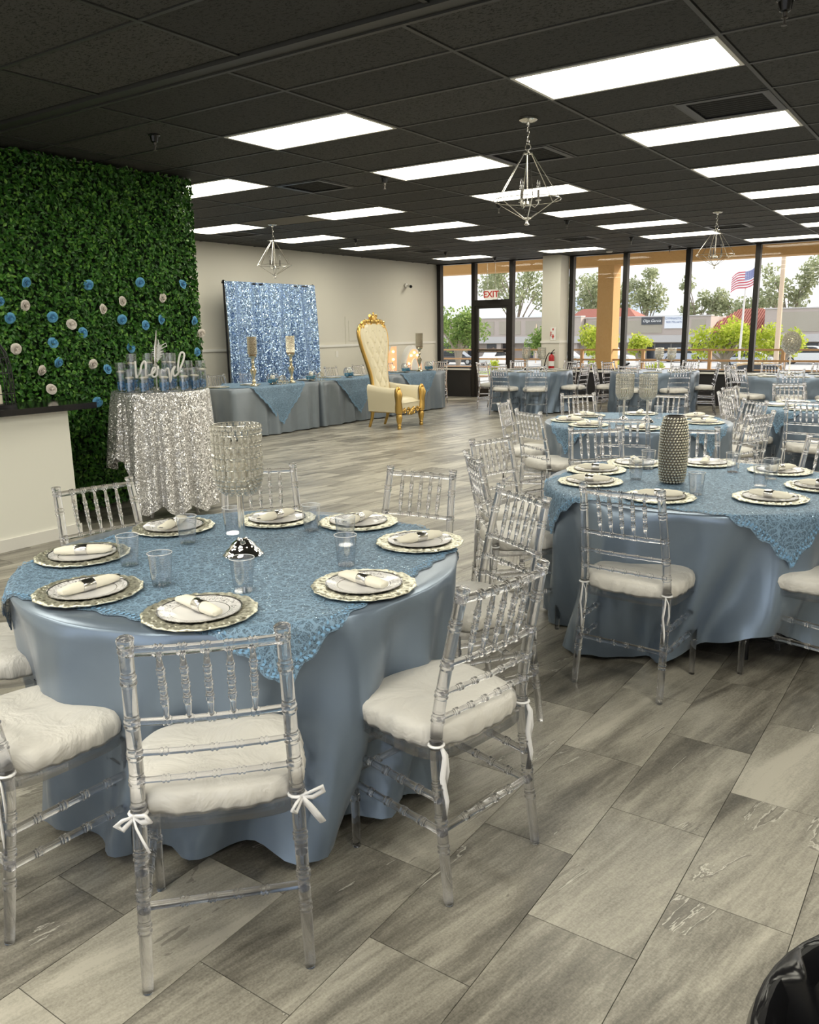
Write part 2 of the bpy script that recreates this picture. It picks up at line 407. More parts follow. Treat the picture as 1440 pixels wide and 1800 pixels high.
simple('mall_glass',(.07,.08,.095),.2); simple('roof_tile',(.33,.11,.075),.8); simple('hill',(.50,.55,.61),1.0)  # hill: pale blue distance haze is put into its colour
simple('sign_dark',(.07,.075,.085),.5); simple('sign_white',(.80,.82,.85),.5); simple('sign_blue',(.10,.16,.34),.5); simple('sign_ink',(.10,.10,.11),.5)
simple('car_silver',(.50,.54,.62),.25,.3,coat=.5); simple('car_white',(.74,.74,.72),.3,coat=.5); simple('car_dark',(.06,.065,.075),.3,coat=.5); simple('car_tan',(.45,.30,.15),.35,coat=.4); simple('car_glass',(.03,.035,.04),.1); simple('tyre',(.03,.03,.03),.8); simple('hub',(.5,.5,.5),.3,.8)
def foliage(name,c1,c2,c3):
    t=NT(name); r=t.n('NewGeometry').outputs['Random Per Island']; c=t.ramp(r,[(0,c1),(.5,c2),(1,c3)])
    d=t.n('BsdfDiffuse'); t.l(c,d.inputs[0]); tl=t.n('BsdfTranslucent'); t.l(c,tl.inputs[0]); m=t.n('MixShader'); m.inputs[0].default_value=.4; t.l(d.outputs[0],m.inputs[1]); t.l(tl.outputs[0],m.inputs[2]); return t.done(m.outputs[0])
foliage('leaf_euc',(.24,.27,.15),(.36,.39,.23),(.50,.52,.34)); foliage('leaf_lime',(.28,.36,.04),(.48,.55,.07),(.66,.66,.14)); foliage('leaf_mid',(.12,.20,.05),(.22,.32,.09),(.36,.44,.15))  # leaf_euc greens are paled to imitate haze over the far trees
simple('bark',(.30,.25,.20),.9); simple('pole_tan',(.62,.47,.33),.7); simple('pole_white',(.70,.66,.62),.5); simple('flag_red',(.55,.10,.13),.7); simple('flag_white',(.80,.78,.78),.7); simple('flag_blue',(.22,.24,.42),.7)

# ================================================================== the room
X0, X1, Y0, Y1 = -10.72, 4.6, -3.4, 16.7
XP, YP = -6.60, 5.70           # partition behind the greenery: face and free end
def inview(x,y,z,mx=60):
    d=Vector((x,y,z-H)); w=d.dot(fw)
    if w<.2: return None
    u=720+fpx*d.dot(rt)/w; v=900-fpx*d.dot(up)/w
    return w if (-mx<u<1440+mx and -mx<v<1800+mx) else None
# ---- floor: 12 x 24 in planks in half bond, long side towards the windows
fl=MB().box(X0,X1,Y0,Y1,-.12,-.004).obj('floor','grout' and M['grout'],smooth=False,label='grey stone-look plank floor of the hall',cat='floor',kind='structure')
TW,TL,GAP=.305,.61,.0012
cells=[]
c0=math.floor((X0+.86)/TW); c1=math.ceil((X1+.86)/TW)
for c in range(c0,c1):
    xa=-.86+c*TW; par=(c%2)*.5
    r0_=math.floor((Y0-1.769)/TL-par); r1_=math.ceil((Y1-1.769)/TL-par)
    for r_ in range(r0_,r1_+1):
        ya=1.769+(r_+par)*TL
        a,b,e,f=max(xa,X0),min(xa+TW,X1),max(ya,Y0),min(ya+TL,Y1)
        if b-a<.02 or f-e<.02: continue
        w=inview((a+b)/2,(e+f)/2,0,160)
        cells.append((w if w else 999,a,b,e,f))
cells.sort(key=lambda q:q[0])
full=MB().box(GAP,TW-GAP,GAP,TL-GAP,-.004,0).mesh('plank',M['floor_tile'],False)
rest=MB(); n=0
for w,a,b,e,f in cells:
    if n<300 and w<900 and abs(b-a-TW)<1e-6 and abs(f-e-TL)<1e-6:
        put('plank',full,fl,(a,e,0)); n+=1
    else: rest.box(a+GAP,b-GAP,e+GAP,f-GAP,-.004,0)
rest.obj('plank_field',M['floor_tile'],fl,smooth=False,kind='stuff')

# ---- ceiling: painted 2 x 4 ft lay-in grid with troffers and vents
GU,GV,U0,V0=1.2192,.6096,-2.530,4.7386
LIGHTS=[(0,0),(0,3),(0,6),(0,9),(0,12),(0,15),(-2,0),(-2,3),(-2,6),(-2,9),(-2,12),(-2,15),(-4,2),(-4,6),(-4,9),(-4,12),(-4,17),(-6,2),(-6,6),(-6,9),(-6,12),(-6,17),(-1,18),
        (2,0),(2,3),(2,6),(2,9),(2,12),(2,15),(4,0),(4,6),(4,12)]
VENTS=[(.5,2),(-1,3),(-3,3),(-1,14),(-3,14),(-6,7),(-5.5,14)]
ce=MB().box(X0,X1,Y0,Y1,CEIL+.04,CEIL+.12).obj('ceiling',M['ceiling_grid'],smooth=False,label='black painted suspended ceiling',cat='ceiling',kind='structure')
YS=3.52                        # seam where the near ceiling grid starts
gb=MB(); g=.012
tile_me={}
def ctile(a,b,e,f,mat='ceiling_tile'):
    if b-a<.05 or f-e<.05: return
    key=(round(b-a,3),round(f-e,3),mat)
    if key not in tile_me:
        w,l=b-a-2*g,f-e-2*g; d=.006
        m=MB(); V=[(g,g,.01),(g+w,g,.01),(g+w,g+l,.01),(g,g+l,.01),(g+d,g+d,0),(g+w-d,g+d,0),(g+w-d,g+l-d,0),(g+d,g+l-d,0)]
        m.add(V,[(7,6,5,4),(0,4,5,1),(1,5,6,2),(2,6,7,3),(3,7,4,0),(0,1,2,3)]); tile_me[key]=m.mesh('ceiling_tile',M[mat],False)
    put('ceiling_tile',tile_me[key],ce,(a,e,CEIL+.006))
iu0=math.floor((X0-U0)/GU); iu1=math.ceil((X1-U0)/GU); iv0=-2; iv1=math.ceil((Y1-V0)/GV)
for iu in range(iu0,iu1):
    for iv in range(iv0,iv1):
        a,b=max(U0+iu*GU,X0),min(U0+(iu+1)*GU,X1); e,f=V0+iv*GV,min(V0+(iv+1)*GV,Y1)
        if iv==-2: e=3.64
        if (iu,iv) in LIGHTS: continue
        vt=[v for v in VENTS if math.floor(v[0])==iu and v[1]==iv]
        if vt:
            h=U0+(iu+.5)*GU
            if vt[0][0]==iu: ctile(h,b,e,f)
            else: ctile(a,h,e,f)
            continue
        ctile(a,b,e,f,'ceiling_tile_pale' if (iu,iv)==(-5,6) else 'ceiling_tile')
for iu in range(iu0,iu1+1):
    x=U0+iu*GU
    if X0<x<X1: gb.box(x-g,x+g,3.64,Y1,CEIL,CEIL+.05)
for iv in range(-1,iv1):
    y=V0+iv*GV; gb.box(X0,X1,y-g,y+g,CEIL+.0008,CEIL+.05)
for (iu,iv) in VENTS:
    if math.floor(iu)==iu: x=U0+(iu+.5)*GU
    else: x=U0+iu*GU
    gb.box(x-g,x+g,V0+iv*GV+g,V0+(iv+1)*GV-g,CEIL+.0004,CEIL+.05)
gb.box(X0,X1,YS-.03,YS,CEIL-.012,CEIL+.05); gb.box(X0,X1,YS,3.62,CEIL+.004,CEIL+.05); gb.box(X0,X1,3.62,3.645,CEIL-.006,CEIL+.05)
# near part, other offset; unseen fill panels added to brighten the foreground
NEAR_FILL=[(-1,5),(1,4),(3,4),(-1,8),(1,8),(3,8),(-2,4),(-2,7),(1,6),(-2,2),(3,2),(4,3)]
NU,NY=-3.498,2.845
for k in range(-6,8):
    for q in range(0,11):
        a,b=max(NU+k*GU,X0),min(NU+(k+1)*GU,X1); e,f=NY-q*GV,NY-(q-1)*GV
        if q==0: f=YS-.03
        e=max(e,Y0)
        if (k,q) in NEAR_FILL: continue
        ctile(a,b,e,f)
    if X0<NU+k*GU<X1: gb.box(NU+k*GU-g,NU+k*GU+g,Y0,YS-.03,CEIL,CEIL+.05)
for q in range(0,11):
    if NY-q*GV>Y0: gb.box(X0,X1,NY-q*GV-g,NY-q*GV+g,CEIL+.0008,CEIL+.05)
gb.obj('grid_bars',M['ceiling_grid'],ce,smooth=False)

# ---- troffers
trf=MB(); w,l=GU,GV; d=.022
trf.box(g,w-g,g,g+d,-.004,.03).box(g,w-g,l-g-d,l-g,-.004,.03).box(g,g+d,g+d,l-g-d,-.004,.03).box(w-g-d,w-g,g+d,l-g-d,-.004,.03)
trf_me=trf.mesh('frame',M['white_trim'],False)
lens_me=MB().add([(g+d,g+d,.006),(w-g-d,g+d,.006),(w-g-d,l-g-d,.006),(g+d,l-g-d,.006)],[(3,2,1,0)]).mesh('lens',M['light_panel'],False)
COLN={0:'right',-2:'middle right',-4:'middle left',-6:'left',2:'far right',4:'outermost right',-1:'short'}
cnt={}
for (iu,iv) in LIGHTS:
    cnt[iu]=cnt.get(iu,0)+1; o_=['first','second','third','fourth','fifth','sixth'][cnt[iu]-1]
    lab=f'lit rectangular ceiling light panel, {o_} from the camera in the {COLN[iu]} row' if iu!=-1 else 'lit ceiling light panel just above the window wall beside a chandelier'
    t_=empty('ceiling_light',(U0+iu*GU,V0+iv*GV,CEIL),label=lab,cat='ceiling light',group='lit ceiling panels')
    put('frame',trf_me,t_); put('lens',lens_me,t_)
for i,(k,q) in enumerate(NEAR_FILL):
    t_=empty('ceiling_light',(NU+k*GU,NY-q*GV,CEIL),label='added out-of-view ceiling fill panel over the near part of the hall, %s of twelve'%['first','second','third','fourth','fifth','sixth','seventh','eighth','ninth','tenth','eleventh','twelfth'][i],cat='ceiling light',group='lit ceiling panels')
    put('frame',trf_me,t_); put('lens',lens_me,t_)
# ---- vents
vf=MB(); s=.6096-.024
vf.box(0,s,0,.05,-.006,.02).box(0,s,s-.05,s,-.006,.02).box(0,.05,.05,s-.05,-.006,.02).box(s-.05,s,.05,s-.05,-.006,.02)
vf_me=vf.mesh('frame',M['black_metal'],False)
back_me=MB().box(.05,s-.05,.05,s-.05,.03,.035).mesh('backing',M['black_plastic'],False)
sl_=MB().add([(0,.006,.004),(s-.1,.006,.004),(s-.1,-.006,.018),(0,-.006,.018),(0,.009,.004),(s-.1,.009,.004),(s-.1,-.003,.018),(0,-.003,.018)],[(0,1,2,3),(7,6,5,4),(0,4,5,1),(2,6,7,3)]).mesh('slat',M['vent_slat'],False)
VL=['black square ceiling vent between the two nearest right light panels','black ceiling vent just behind the large chandelier','black ceiling vent beside the light panel next to the greenery wall','black ceiling vent beside the far right chandelier','black ceiling vent above the white window column','black ceiling vent above the left chandelier','black ceiling vent above the gold throne wall']
for (iu,iv),lb in zip(VENTS,VL):
    t_=empty('ceiling_vent',(U0+iu*GU+.012,V0+iv*GV+.012,CEIL+.002),label=lb,cat='vent',group='black ceiling vents')
    put('frame',vf_me,t_); put('backing',back_me,t_)
    for k in range(9): put('slat',sl_,t_,(.05,.08+k*.054,0))
# ---- sprinklers
spb=MB().lathe([(.045,0),(.045,-.006),(.034,-.012),(.026,-.05),(.017,-.056)],12).mesh('cup',M['black_plastic'])
sph=MB().lathe([(.012,-.056),(.010,-.075),(.016,-.08),(.006,-.084),(.005,-.105),(.014,-.108),(.014,-.112)],10).mesh('sprinkler_head',M['candle_sleeve'])
SPR=[(-5.316,4.388,'above the greenery wall'),(-5.019,6.898,'in front of the second light panel of the middle rows'),(-4.989,9.16,'behind the large chandelier'),(-5.03,11.216,'right of the large chandelier, further back'),(-8.687,11.1,'above the gold throne'),(-5.138,14.068,'above the tall windows near the chandelier'),(-5.116,16.071,'right at the window head next to a mullion'),(-8.805,14.041,'left of the exit door'),(-8.742,15.893,'directly above the exit door'),(-.939,4.449,'at the top right edge of the picture')]
for x,y,lb in SPR:
    t_=empty('sprinkler',(x,y,CEIL+.005),label='ceiling fire sprinkler '+lb,cat='sprinkler',group='ceiling sprinklers'); put('cup',spb,t_); put('sprinkler_head',sph,t_)
t_=empty('smoke_detector',(-6.35,16.2,CEIL+.004),label='small white round detector on the ceiling by the window column',cat='detector'); MB().lathe([(.06,0),(.06,-.02),(.05,-.03)],16).obj('housing',M['white_trim'],t_)

# ---- walls
wl=MB().box(X0-.15,X0,YP-3,Y1+.15,0,CEIL+.12).obj('wall_left',M['wall'],smooth=False,label='cream wall with chair rail behind the head table',cat='wall',kind='structure')
MB().box(X0,X0+.008,YP-3,Y1-.1,.1,1.24).obj('wainscot',M['beadboard'],wl,smooth=False)
MB().box(X0,X0+.03,YP-3,Y1-.1,1.24,1.285).obj('chair_rail',M['white_trim'],wl,smooth=False)
MB().box(X0,X0+.015,YP-3,Y1-.1,0,.1).obj('baseboard',M['white_trim'],wl,smooth=False)
MB().box(X0-.15,XP-.14,YP-3.15,YP-3,0,CEIL+.12).obj('wall_alcove',M['wall'],smooth=False,label='end wall of the alcove behind the greenery',cat='wall',kind='structure')
wp=MB().box(XP-.14,XP,Y0,YP,0,CEIL+.12).obj('wall_partition',M['white_paint'],smooth=False,label='white partition wall carrying the greenery panels',cat='wall',kind='structure')
MB().box(X1,X1+.15,Y0,Y1+.15,0,CEIL+.12).obj('wall_right',M['wall'],smooth=False,label='cream right wall of the hall',cat='wall',kind='structure')
# near wall behind the viewer, with storefront glazing that lets daylight in
wb=MB().box(X0,X1,Y0-.15,Y0,0,.5).box(X0,X1,Y0-.15,Y0,2.75,CEIL+.12)
for x in (-6.6,-4.2,-1.4,1.4,4.2): wb.box(x-.12,x+.12,Y0-.15,Y0,.5,2.75)
wb.box(X0,-6.6,Y0-.15,Y0,.5,2.75).obj('wall_back',M['wall'],smooth=False,label='storefront wall behind the viewer',cat='wall',kind='structure')
# window wall: dark base, pale sill, bronze mullions, panes
ww=MB().box(X0,-9.80,Y1,Y1+.15,0,.62).box(-8.72,X1,Y1,Y1+.15,0,.62).obj('wall_front',M['black_panel'],smooth=False,label='low black wall under the tall windows',cat='wall',kind='structure')
MB().box(X0,-9.80,Y1-.05,Y1+.15,.62,.655).obj('sill',M['white_trim'],ww,smooth=False); MB().box(-8.72,X1,Y1-.05,Y1+.15,.62,.655).obj('sill',M['white_trim'],ww,smooth=False)
hd=MB().box(X0,X1,Y1,Y1+.15,2.985,CEIL+.12).obj('trim_1',M['dark_frame'],smooth=False,label='dark head frame above the windows',cat='trim',kind='structure')
MX=[-10.66,-9.74,-8.78,-7.36,-6.2,-4.95,-3.68,-2.42,-1.16,.1,1.36,2.62,3.9]
MW=.045
for i in range(len(MX)-1):
    a,b=MX[i],MX[i+1]
    door=(i==1); z0=2.15 if door else .655
    w_=empty('window_%d'%(i+1),((a+b)/2,Y1+.06,z0),label='tall window bay %s'%['next to the left corner','above the exit door','between exit door and white column','beside the white column','second right of the column','third right of the column','fourth right of the column','fifth right of the column','sixth right of the column','seventh right of the column','eighth right of the column','ninth right of the column'][i],cat='window',kind='structure')
    MB().box((a-b)/2+MW,(b-a)/2-MW,-.004,.004,.0,2.985-z0).obj('pane',M['window_glass'],w_,smooth=False)
    m=MB().box((a-b)/2-MW,(a-b)/2+MW,-.06,.07,(.655-z0) if not door else -2.15,2.985-z0)
    m.obj('mullion',M['dark_frame'],w_,smooth=False)
    MB().box((a-b)/2+MW,(b-a)/2-MW,-.04,.05,0,.03).obj('bottom_frame',M['dark_frame'],w_,smooth=False)
    if i==2: MB().box((a-b)/2-MW,(a-b)/2+MW,-.061,.071,-.655,0).obj('mullion_foot',M['dark_frame'],w_,smooth=False)
dr=empty('door_1',(-9.26,Y1+.05,0),label='glass exit door in a dark frame',cat='door',kind='structure')
f_=MB().box(-.435,.435,-.05,.06,2.05,2.15).box(-.435,-.36,-.03,.03,0,2.05).box(.36,.435,-.03,.03,0,2.05).box(-.36,.36,-.03,.03,0,.25).box(-.36,.36,-.03,.03,1.02,1.09).box(-.36,.36,-.03,.03,1.99,2.05); f_.obj('door_frame',M['dark_frame'],dr,smooth=False)
MB().box(-.36,.36,-.004,.004,1.09,1.99).obj('pane',M['window_glass'],dr,smooth=False); MB().box(-.36,.36,-.004,.004,.25,1.02).obj('pane',M['window_glass'],dr,smooth=False)
MB().tube([(-.32,-.03,1.05),(-.32,-.07,1.05),(.32,-.07,1.05),(.32,-.03,1.05)],.012,8).obj('push_bar',M['nickel'],dr)
# exit sign hanging in front of the glass above the door
ex=empty('exit_sign',(-9.2,Y1-.12,2.18),label='white EXIT sign with dark red letters above the glass door',cat='sign')
MB().box(-.16,.16,-.015,.015,0,.21).obj('panel',M['paper_white'],ex,smooth=False)
o_=put('lettering',text_mesh('EXIT',.19,.002,M['sign_red'],bold=.004),ex,(0,-.017,.105)); o_.rotation_euler=(PI/2,0,0)
MB().bar((-.1,0,.21),(-.1,0,.78),.004).bar((.1,0,.21),(.1,0,.78),.004).obj('hanger',M['nickel'],ex)
# white column in front of the windows
cl=MB().box(-7.82,-7.41,16.28,Y1,0,CEIL+.05).obj('trim_2',M['wall'],smooth=False,label='white square column between the windows',cat='column',kind='structure')
MB().box(-7.835,-7.395,16.265,Y1-.07,1.235,1.28).obj('chair_rail',M['white_trim'],cl,smooth=False); MB().box(-7.83,-7.4,16.27,Y1-.07,0,.1).obj('baseboard',M['white_trim'],cl,smooth=False)
fe=empty('fire_extinguisher',(-7.54,16.20,.66),label='red fire extinguisher hanging on the white column',cat='extinguisher')
MB().lathe([(.0,.0),(.055,.0),(.06,.02),(.06,.27),(.05,.31),(.02,.335),(.02,.35)],16).obj('cylinder',M['red'],fe)
MB().lathe([(.0605,.10),(.0605,.2)],16,cap0=False,cap1=False).obj('label_band',M['paper_white'],fe)
MB().box(-.012,.012,-.02,.02,.35,.37).tube([(0,-.01,.37),(.05,-.02,.42),(.075,-.02,.44)],.009,6).tube([(0,-.01,.365),(.08,-.02,.37)],.008,6).obj('handle',M['black_plastic'],fe)
MB().tube([(0,0,.36),(-.05,-.02,.37),(-.10,-.02,.30),(-.14,-.02,.16),(-.15,-.02,.06)],[.011,.011,.011,.012,.017],8).obj('hose',M['black_plastic'],fe)
MB().box(-.03,.03,.058,.08,.05,.3).obj('bracket',M['nickel'],fe,smooth=False)
fs=empty('extinguisher_sign',(-7.55,16.272,1.29),label='small red and white extinguisher arrow sign on the column',cat='sign')
MB().box(-.06,.06,-.003,.004,0,.26).obj('panel',M['paper_white'],fs,smooth=False)
MB().prism([(-.03,.09),(.03,.09),(.0,.02)],-.006,-.003,'y').box(-.012,.012,-.006,-.003,.09,.12).prism([(-.025,.24),(.025,.24),(0,.19)],-.006,-.003,'y').obj('arrow',M['sign_red'],fs,smooth=False)
o_=put('lettering',text_mesh('FIRE',.055,.001,M['sign_red'],bold=.001),fs,(-.045,-.005,.13)); o_.rotation_euler=(PI/2,-PI/2,0)
# things on the left wall
sc_=empty('security_camera',(X0+.02,15.42,2.5),label='small white security camera high on the cream wall',cat='camera')
MB().lathe([(.05,0),(.05,.02),(.02,.03)],12).xf(Matrix.Rotation(PI/2,4,'Y')).obj('mount',M['white_trim'],sc_)
MB().tube([(.03,0,0),(.10,-.02,.0),(.12,-.03,-.01)],.012,8).obj('arm',M['white_trim'],sc_)
MB().tube([(.08,.02,-.01),(.2,-.1,-.03)],.035,12).obj('body',M['white_trim'],sc_); MB().tube([(.2,-.1,-.03),(.215,-.115,-.033)],.032,12).obj('camera_lens',M['black_plastic'],sc_)
ap=empty('access_panel',(X0,13.52,1.55),label='flush painted access panel on the cream wall',cat='panel')
MB().box(0,.012,-.24,.24,-.28,.28).obj('panel',M['wall'],ap,smooth=False); MB().box(.012,.02,-.15,.15,-.2,.2).obj('inset',M['wall'],ap,smooth=False); MB().box(.012,.03,.2,.22,-.02,.02).obj('latch',M['nickel'],ap,smooth=False)
wo=MB().box(0,.01,-.035,.035,-.06,.06).obj('wall_outlet',M['white_trim'],None,(X0+.008,12.98,1.1),smooth=False,label='white wall outlet under the chair rail',cat='outlet')

# ================================================================== outdoors beyond the windows
GZ=-2.25
MB().box(X0-14,X1+10,Y1+.15,20.1,-.3,-.02).obj('walkway',M['deck_concrete'],smooth=False,label='concrete walkway outside the windows',cat='walkway',kind='structure')
MB().box(-160,120,20.1,240,GZ-.3,GZ).obj('parking_lot',M['asphalt'],smooth=False,label='pale asphalt parking lot below the walkway',cat='parking lot',kind='structure')
MB().box(-160,120,62,66,GZ,GZ+.05).obj('lawn_strip',M['lawn'],smooth=False,label='grass strip along the parking lot',cat='grass',kind='structure')
MB().box(X0-14,X1+10,19.45,19.95,2.97,3.75).box(X0-14,X1+10,Y1+.15,20.3,3.75,3.9).obj('eave_beam',M['stucco_orange'],smooth=False,label='tan stucco eave beam over the walkway',cat='beam',kind='structure')
for x,lb in ((-7.9,'tan stucco column standing outside between the windows'),(-15.2,'tan stucco column outside far to the left'),(-.6,'tan stucco column outside far to the right')):
    MB().box(x,x+.40,19.48,19.93,-.02,2.97).obj('stucco_column',M['stucco_orange'],smooth=False,label=lb,cat='column',kind='structure')
rl=empty('deck_railing',(0,19.6,0),label='brown wooden railing along the walkway',cat='railing')
for z in (1.0,.76,.55,.3): MB().box(-18,4.4,-.02,.02,z-.022,z+.022).obj('rail',M['rail_wood'],rl,smooth=False)
pm=MB().box(-.035,.035,-.035,.035,-.02,1.02).mesh('post',M['rail_wood'],False)
for k in range(15): put('post',pm,rl,(-17.6+k*1.55,0,0))
# parked cars
def car(loc,rz,L,Hh,mat,kind,label):
    r=empty('parked_car',loc,rz,label,'car')
    h=L/2
    if kind=='suv': body=[(-h,.35),(-h,.95),(-h+.1,1.05),(h-1.25,1.08),(h-.15,.98),(h,.75),(h,.35)]; cab=[(-h+.05,1.02),(-h+.2,Hh-.08),(-h+.5,Hh),(h-2.1,Hh),(h-1.75,Hh-.06),(h-1.2,1.05)]
    else: body=[(-h,.3),(-h,.78),(-h+.2,.9),(-h+.9,.95),(h-1.3,.92),(h-.25,.78),(h,.6),(h,.3)]; cab=[(-h+.5,.92),(-h+1.1,Hh-.06),(-h+1.5,Hh),(h-2.2,Hh),(h-1.85,Hh-.05),(h-1.05,.9)]
    MB().prism(body,-.86,.86,'y').obj('body',M[mat],r,angle=25); MB().prism(cab,-.7,.7,'y').obj('cabin',M[mat],r,angle=25)
    zc=(cab[0][1]+Hh)/2; gl=[(a*.93+(-.0),max(b-.07,zc-.2) if b>zc else b+.04) for a,b in cab]
    MB().prism(gl,-.715,.715,'y').obj('side_glass',M['car_glass'],r,angle=25)
    wm=MB().lathe([(.2,-.1),(.33,-.1),(.34,-.05),(.34,.05),(.33,.1),(.2,.1)],18).xf(Matrix.Rotation(PI/2,4,'X')).mesh('wheel',M['tyre'])
    hm=MB().lathe([(.0,-.115),(.2,-.11),(.21,-.1),(.21,.1),(.2,.11),(0,.115)],14).xf(Matrix.Rotation(PI/2,4,'X')).mesh('hubcap',M['hub'])
    for sx in (-1,1):
        for sy in (-1,1):
            w=put('wheel',wm,r,(sx*(h-.85),sy*.78,.34)); put('hubcap',hm,w)
    MB().box(h-.06,h+.01,-.75,-.45,.6,.72).box(h-.06,h+.01,.45,.75,.6,.72).obj('headlight',M['white_gloss'],r,smooth=False)
    return r
car((-18.0,80,GZ),PI,4.6,1.45,'car_silver','sedan','silver blue sedan parked right of the flag')
car((-31.0,80,GZ),0,4.8,1.85,'car_white','suv','white sport utility car beside the stucco column')
car((-36.5,82,GZ),0,4.5,1.5,'car_white','sedan','white sedan seen past the white window column')
car((-47.5,78,GZ),.2,4.7,1.55,'car_dark','sedan','dark car parked left of the exit door')
car((-43.2,79,GZ),PI/2,4.6,1.5,'car_white','sedan','white car parked behind the exit door')
car((-26.5,90,GZ),0,4.6,1.5,'car_silver','sedan','grey car parked left behind the middle mullion')
car((-9.5,46,GZ+.1),.3,4.9,1.75,'car_tan','sedan','tan car roof close behind the railing at right')
car((-14.0,88,GZ),0,4.8,1.7,'car_white','suv','white car parked in front of the right shop')
# strip mall
def block(nm,x0,x1,y,ztop,label,panels=None,glass=None,mat='mall_wall'):
    r=empty(nm,((x0+x1)/2,y,GZ),label=label,cat='building'); w=(x1-x0)/2; t=ztop-GZ
    MB().box(-w,w,1.2,12,0,t-.05).obj('wall',M[mat],r,smooth=False)
    MB().box(-w,w,0,1.2,2.7,t).obj('parapet',M[mat],r,smooth=False)
    MB().box(-w-.1,w+.1,-.35,1.2,1.95,2.75).obj('canopy',M['mall_lip'],r,smooth=False)
    MB().box(-w-.05,w+.05,-.12,1.25,t,t+.12).obj('coping',M['mall_lip'],r,smooth=False)
    for (a,b) in panels or []: MB().box(a-r.location.x,b-r.location.x,-.06,.01,3.0,t-.35).obj('panel',M['mall_panel'],r,smooth=False)
    for (a,b) in glass or []:
        f=MB().box(a-r.location.x,b-r.location.x,1.1,1.21,.1,1.8).obj('shop_window',M['mall_glass'],r,smooth=False)
        k=max(1,int((b-a)/1.6))
        for j in range(k+1):
            xx=a+(b-a)*j/k-r.location.x; MB().box(xx-.04,xx+.04,1.06,1.1,.1,1.8).obj('glazing_bar',M['mall_lip'],f,smooth=False)
    for xx in np.arange(x0+2,x1,5.2): MB().box(xx-.3-r.location.x,xx+.3-r.location.x,0,.5,0,2.0).obj('pier',M[mat],r,smooth=False)
    return r
block('shop_row',-64,-40.5,95,2.75,'pink beige shop row behind the exit door',[(-62,-58),(-57,-52.3),(-51.5,-48.5),(-47.8,-45.2)],[(-61,-56),(-54,-50),(-48.5,-45)])
b2=block('shop_row',-40.3,-25.6,96,2.55,'beige shop row with a dark script sign',[(-39.5,-36.6),(-35.4,-31),(-27.7,-26.2)],[(-39,-36.5),(-34,-26.4)])
block('shop_row',-20.0,4,96,3.1,'grey beige shop block at the far right',[(-18.7,-7),(-5,3)],[(-16.5,-11),(-9,-3)])
rt_=empty('tile_roof_shop',(-22.8,97,GZ),label='shop with red tiled hip roof behind the flag pole',cat='building')
MB().box(-3,2.8,0,8,0,3.2).obj('wall',M['mall_wall'],rt_,smooth=False); MB().box(-3.1,2.8,-.4,0,2.0,2.7).obj('canopy',M['mall_lip'],rt_,smooth=False)
MB().add([(-4.0,-.8,3.0),(2.8,-.8,3.0),(2.8,5,5.5),(-1.2,5,5.5),(-4.0,9,3.0)],[(0,1,2,3),(0,3,4)]).obj('roof_deck',M['roof_tile'],rt_,smooth=False)
rm=MB()
for k in range(26):
    xx=-3.9+k*.26; yt=5.0; t0=min(1,max(0.02,(xx+4.0)/2.8)); rm.bar((xx,-.85,3.02),(xx,-.8+5.8*t0,3.0+2.5*t0+.03),.09,5)
rm.obj('barrel_tiles',M['roof_tile'],rt_,kind='stuff')
rr_=empty('tile_roof_shop',(-41.2,97,GZ),label='small red tiled gable roof behind the white column',cat='building'); MB().box(-2.5,2.5,0,6,0,4.3).obj('wall',M['mall_wall'],rr_,smooth=False); MB().add([(-2.9,-.5,4.2),(2.9,-.5,4.2),(1.2,3,6.0),(-1.2,3,6.0),(-2.9,7,4.2),(2.9,7,4.2)],[(0,1,2,3),(0,3,4),(1,5,2)]).obj('roof',M['roof_tile'],rr_,smooth=False)
r4=empty('tile_roof_shop',(-37.2,98.5,GZ),label='red tiled roof seen right of the stucco column',cat='building'); MB().box(-2.2,2.2,0,4,0,4.7).obj('wall',M['mall_wall'],r4,smooth=False); MB().add([(-2.6,-.5,4.6),(2.6,-.5,4.6),(.6,2,6.0),(-2.6,2,6.0),(-2.6,5,4.6),(2.6,5,4.6)],[(0,1,2,3),(1,5,2),(0,3,4)]).obj('roof',M['roof_tile'],r4,smooth=False)
def signboard(nm,x,y,z,w,h,mat,lines,label):
    s=empty(nm,(x,y,z),label=label,cat='sign'); MB().box(-w/2,w/2,-.03,.03,0,h).obj('board',M[mat],s,smooth=False)
    for txt,sz,dx,dz,mm,sh in lines:
        o=put('lettering',text_mesh(txt,sz,.004,M[mm],sh),s,(dx,-.04,dz)); o.rotation_euler=(PI/2,0,0)
signboard('shop_sign',-32.2,95.9,1.7,2.4,.85,'sign_dark',[('Olga Garcia',.44,0,.42,'paper_white',.3)],'dark shop sign with white script lettering')
signboard('shop_banner',-29.6,95.9,1.25,2.2,1.35,'sign_white',[('GYMNASTICS',.36,0,1.08,'sign_blue',0),('909.796.6691',.34,0,.68,'sign_blue',0)],'white banner with blue lettering and a phone number')
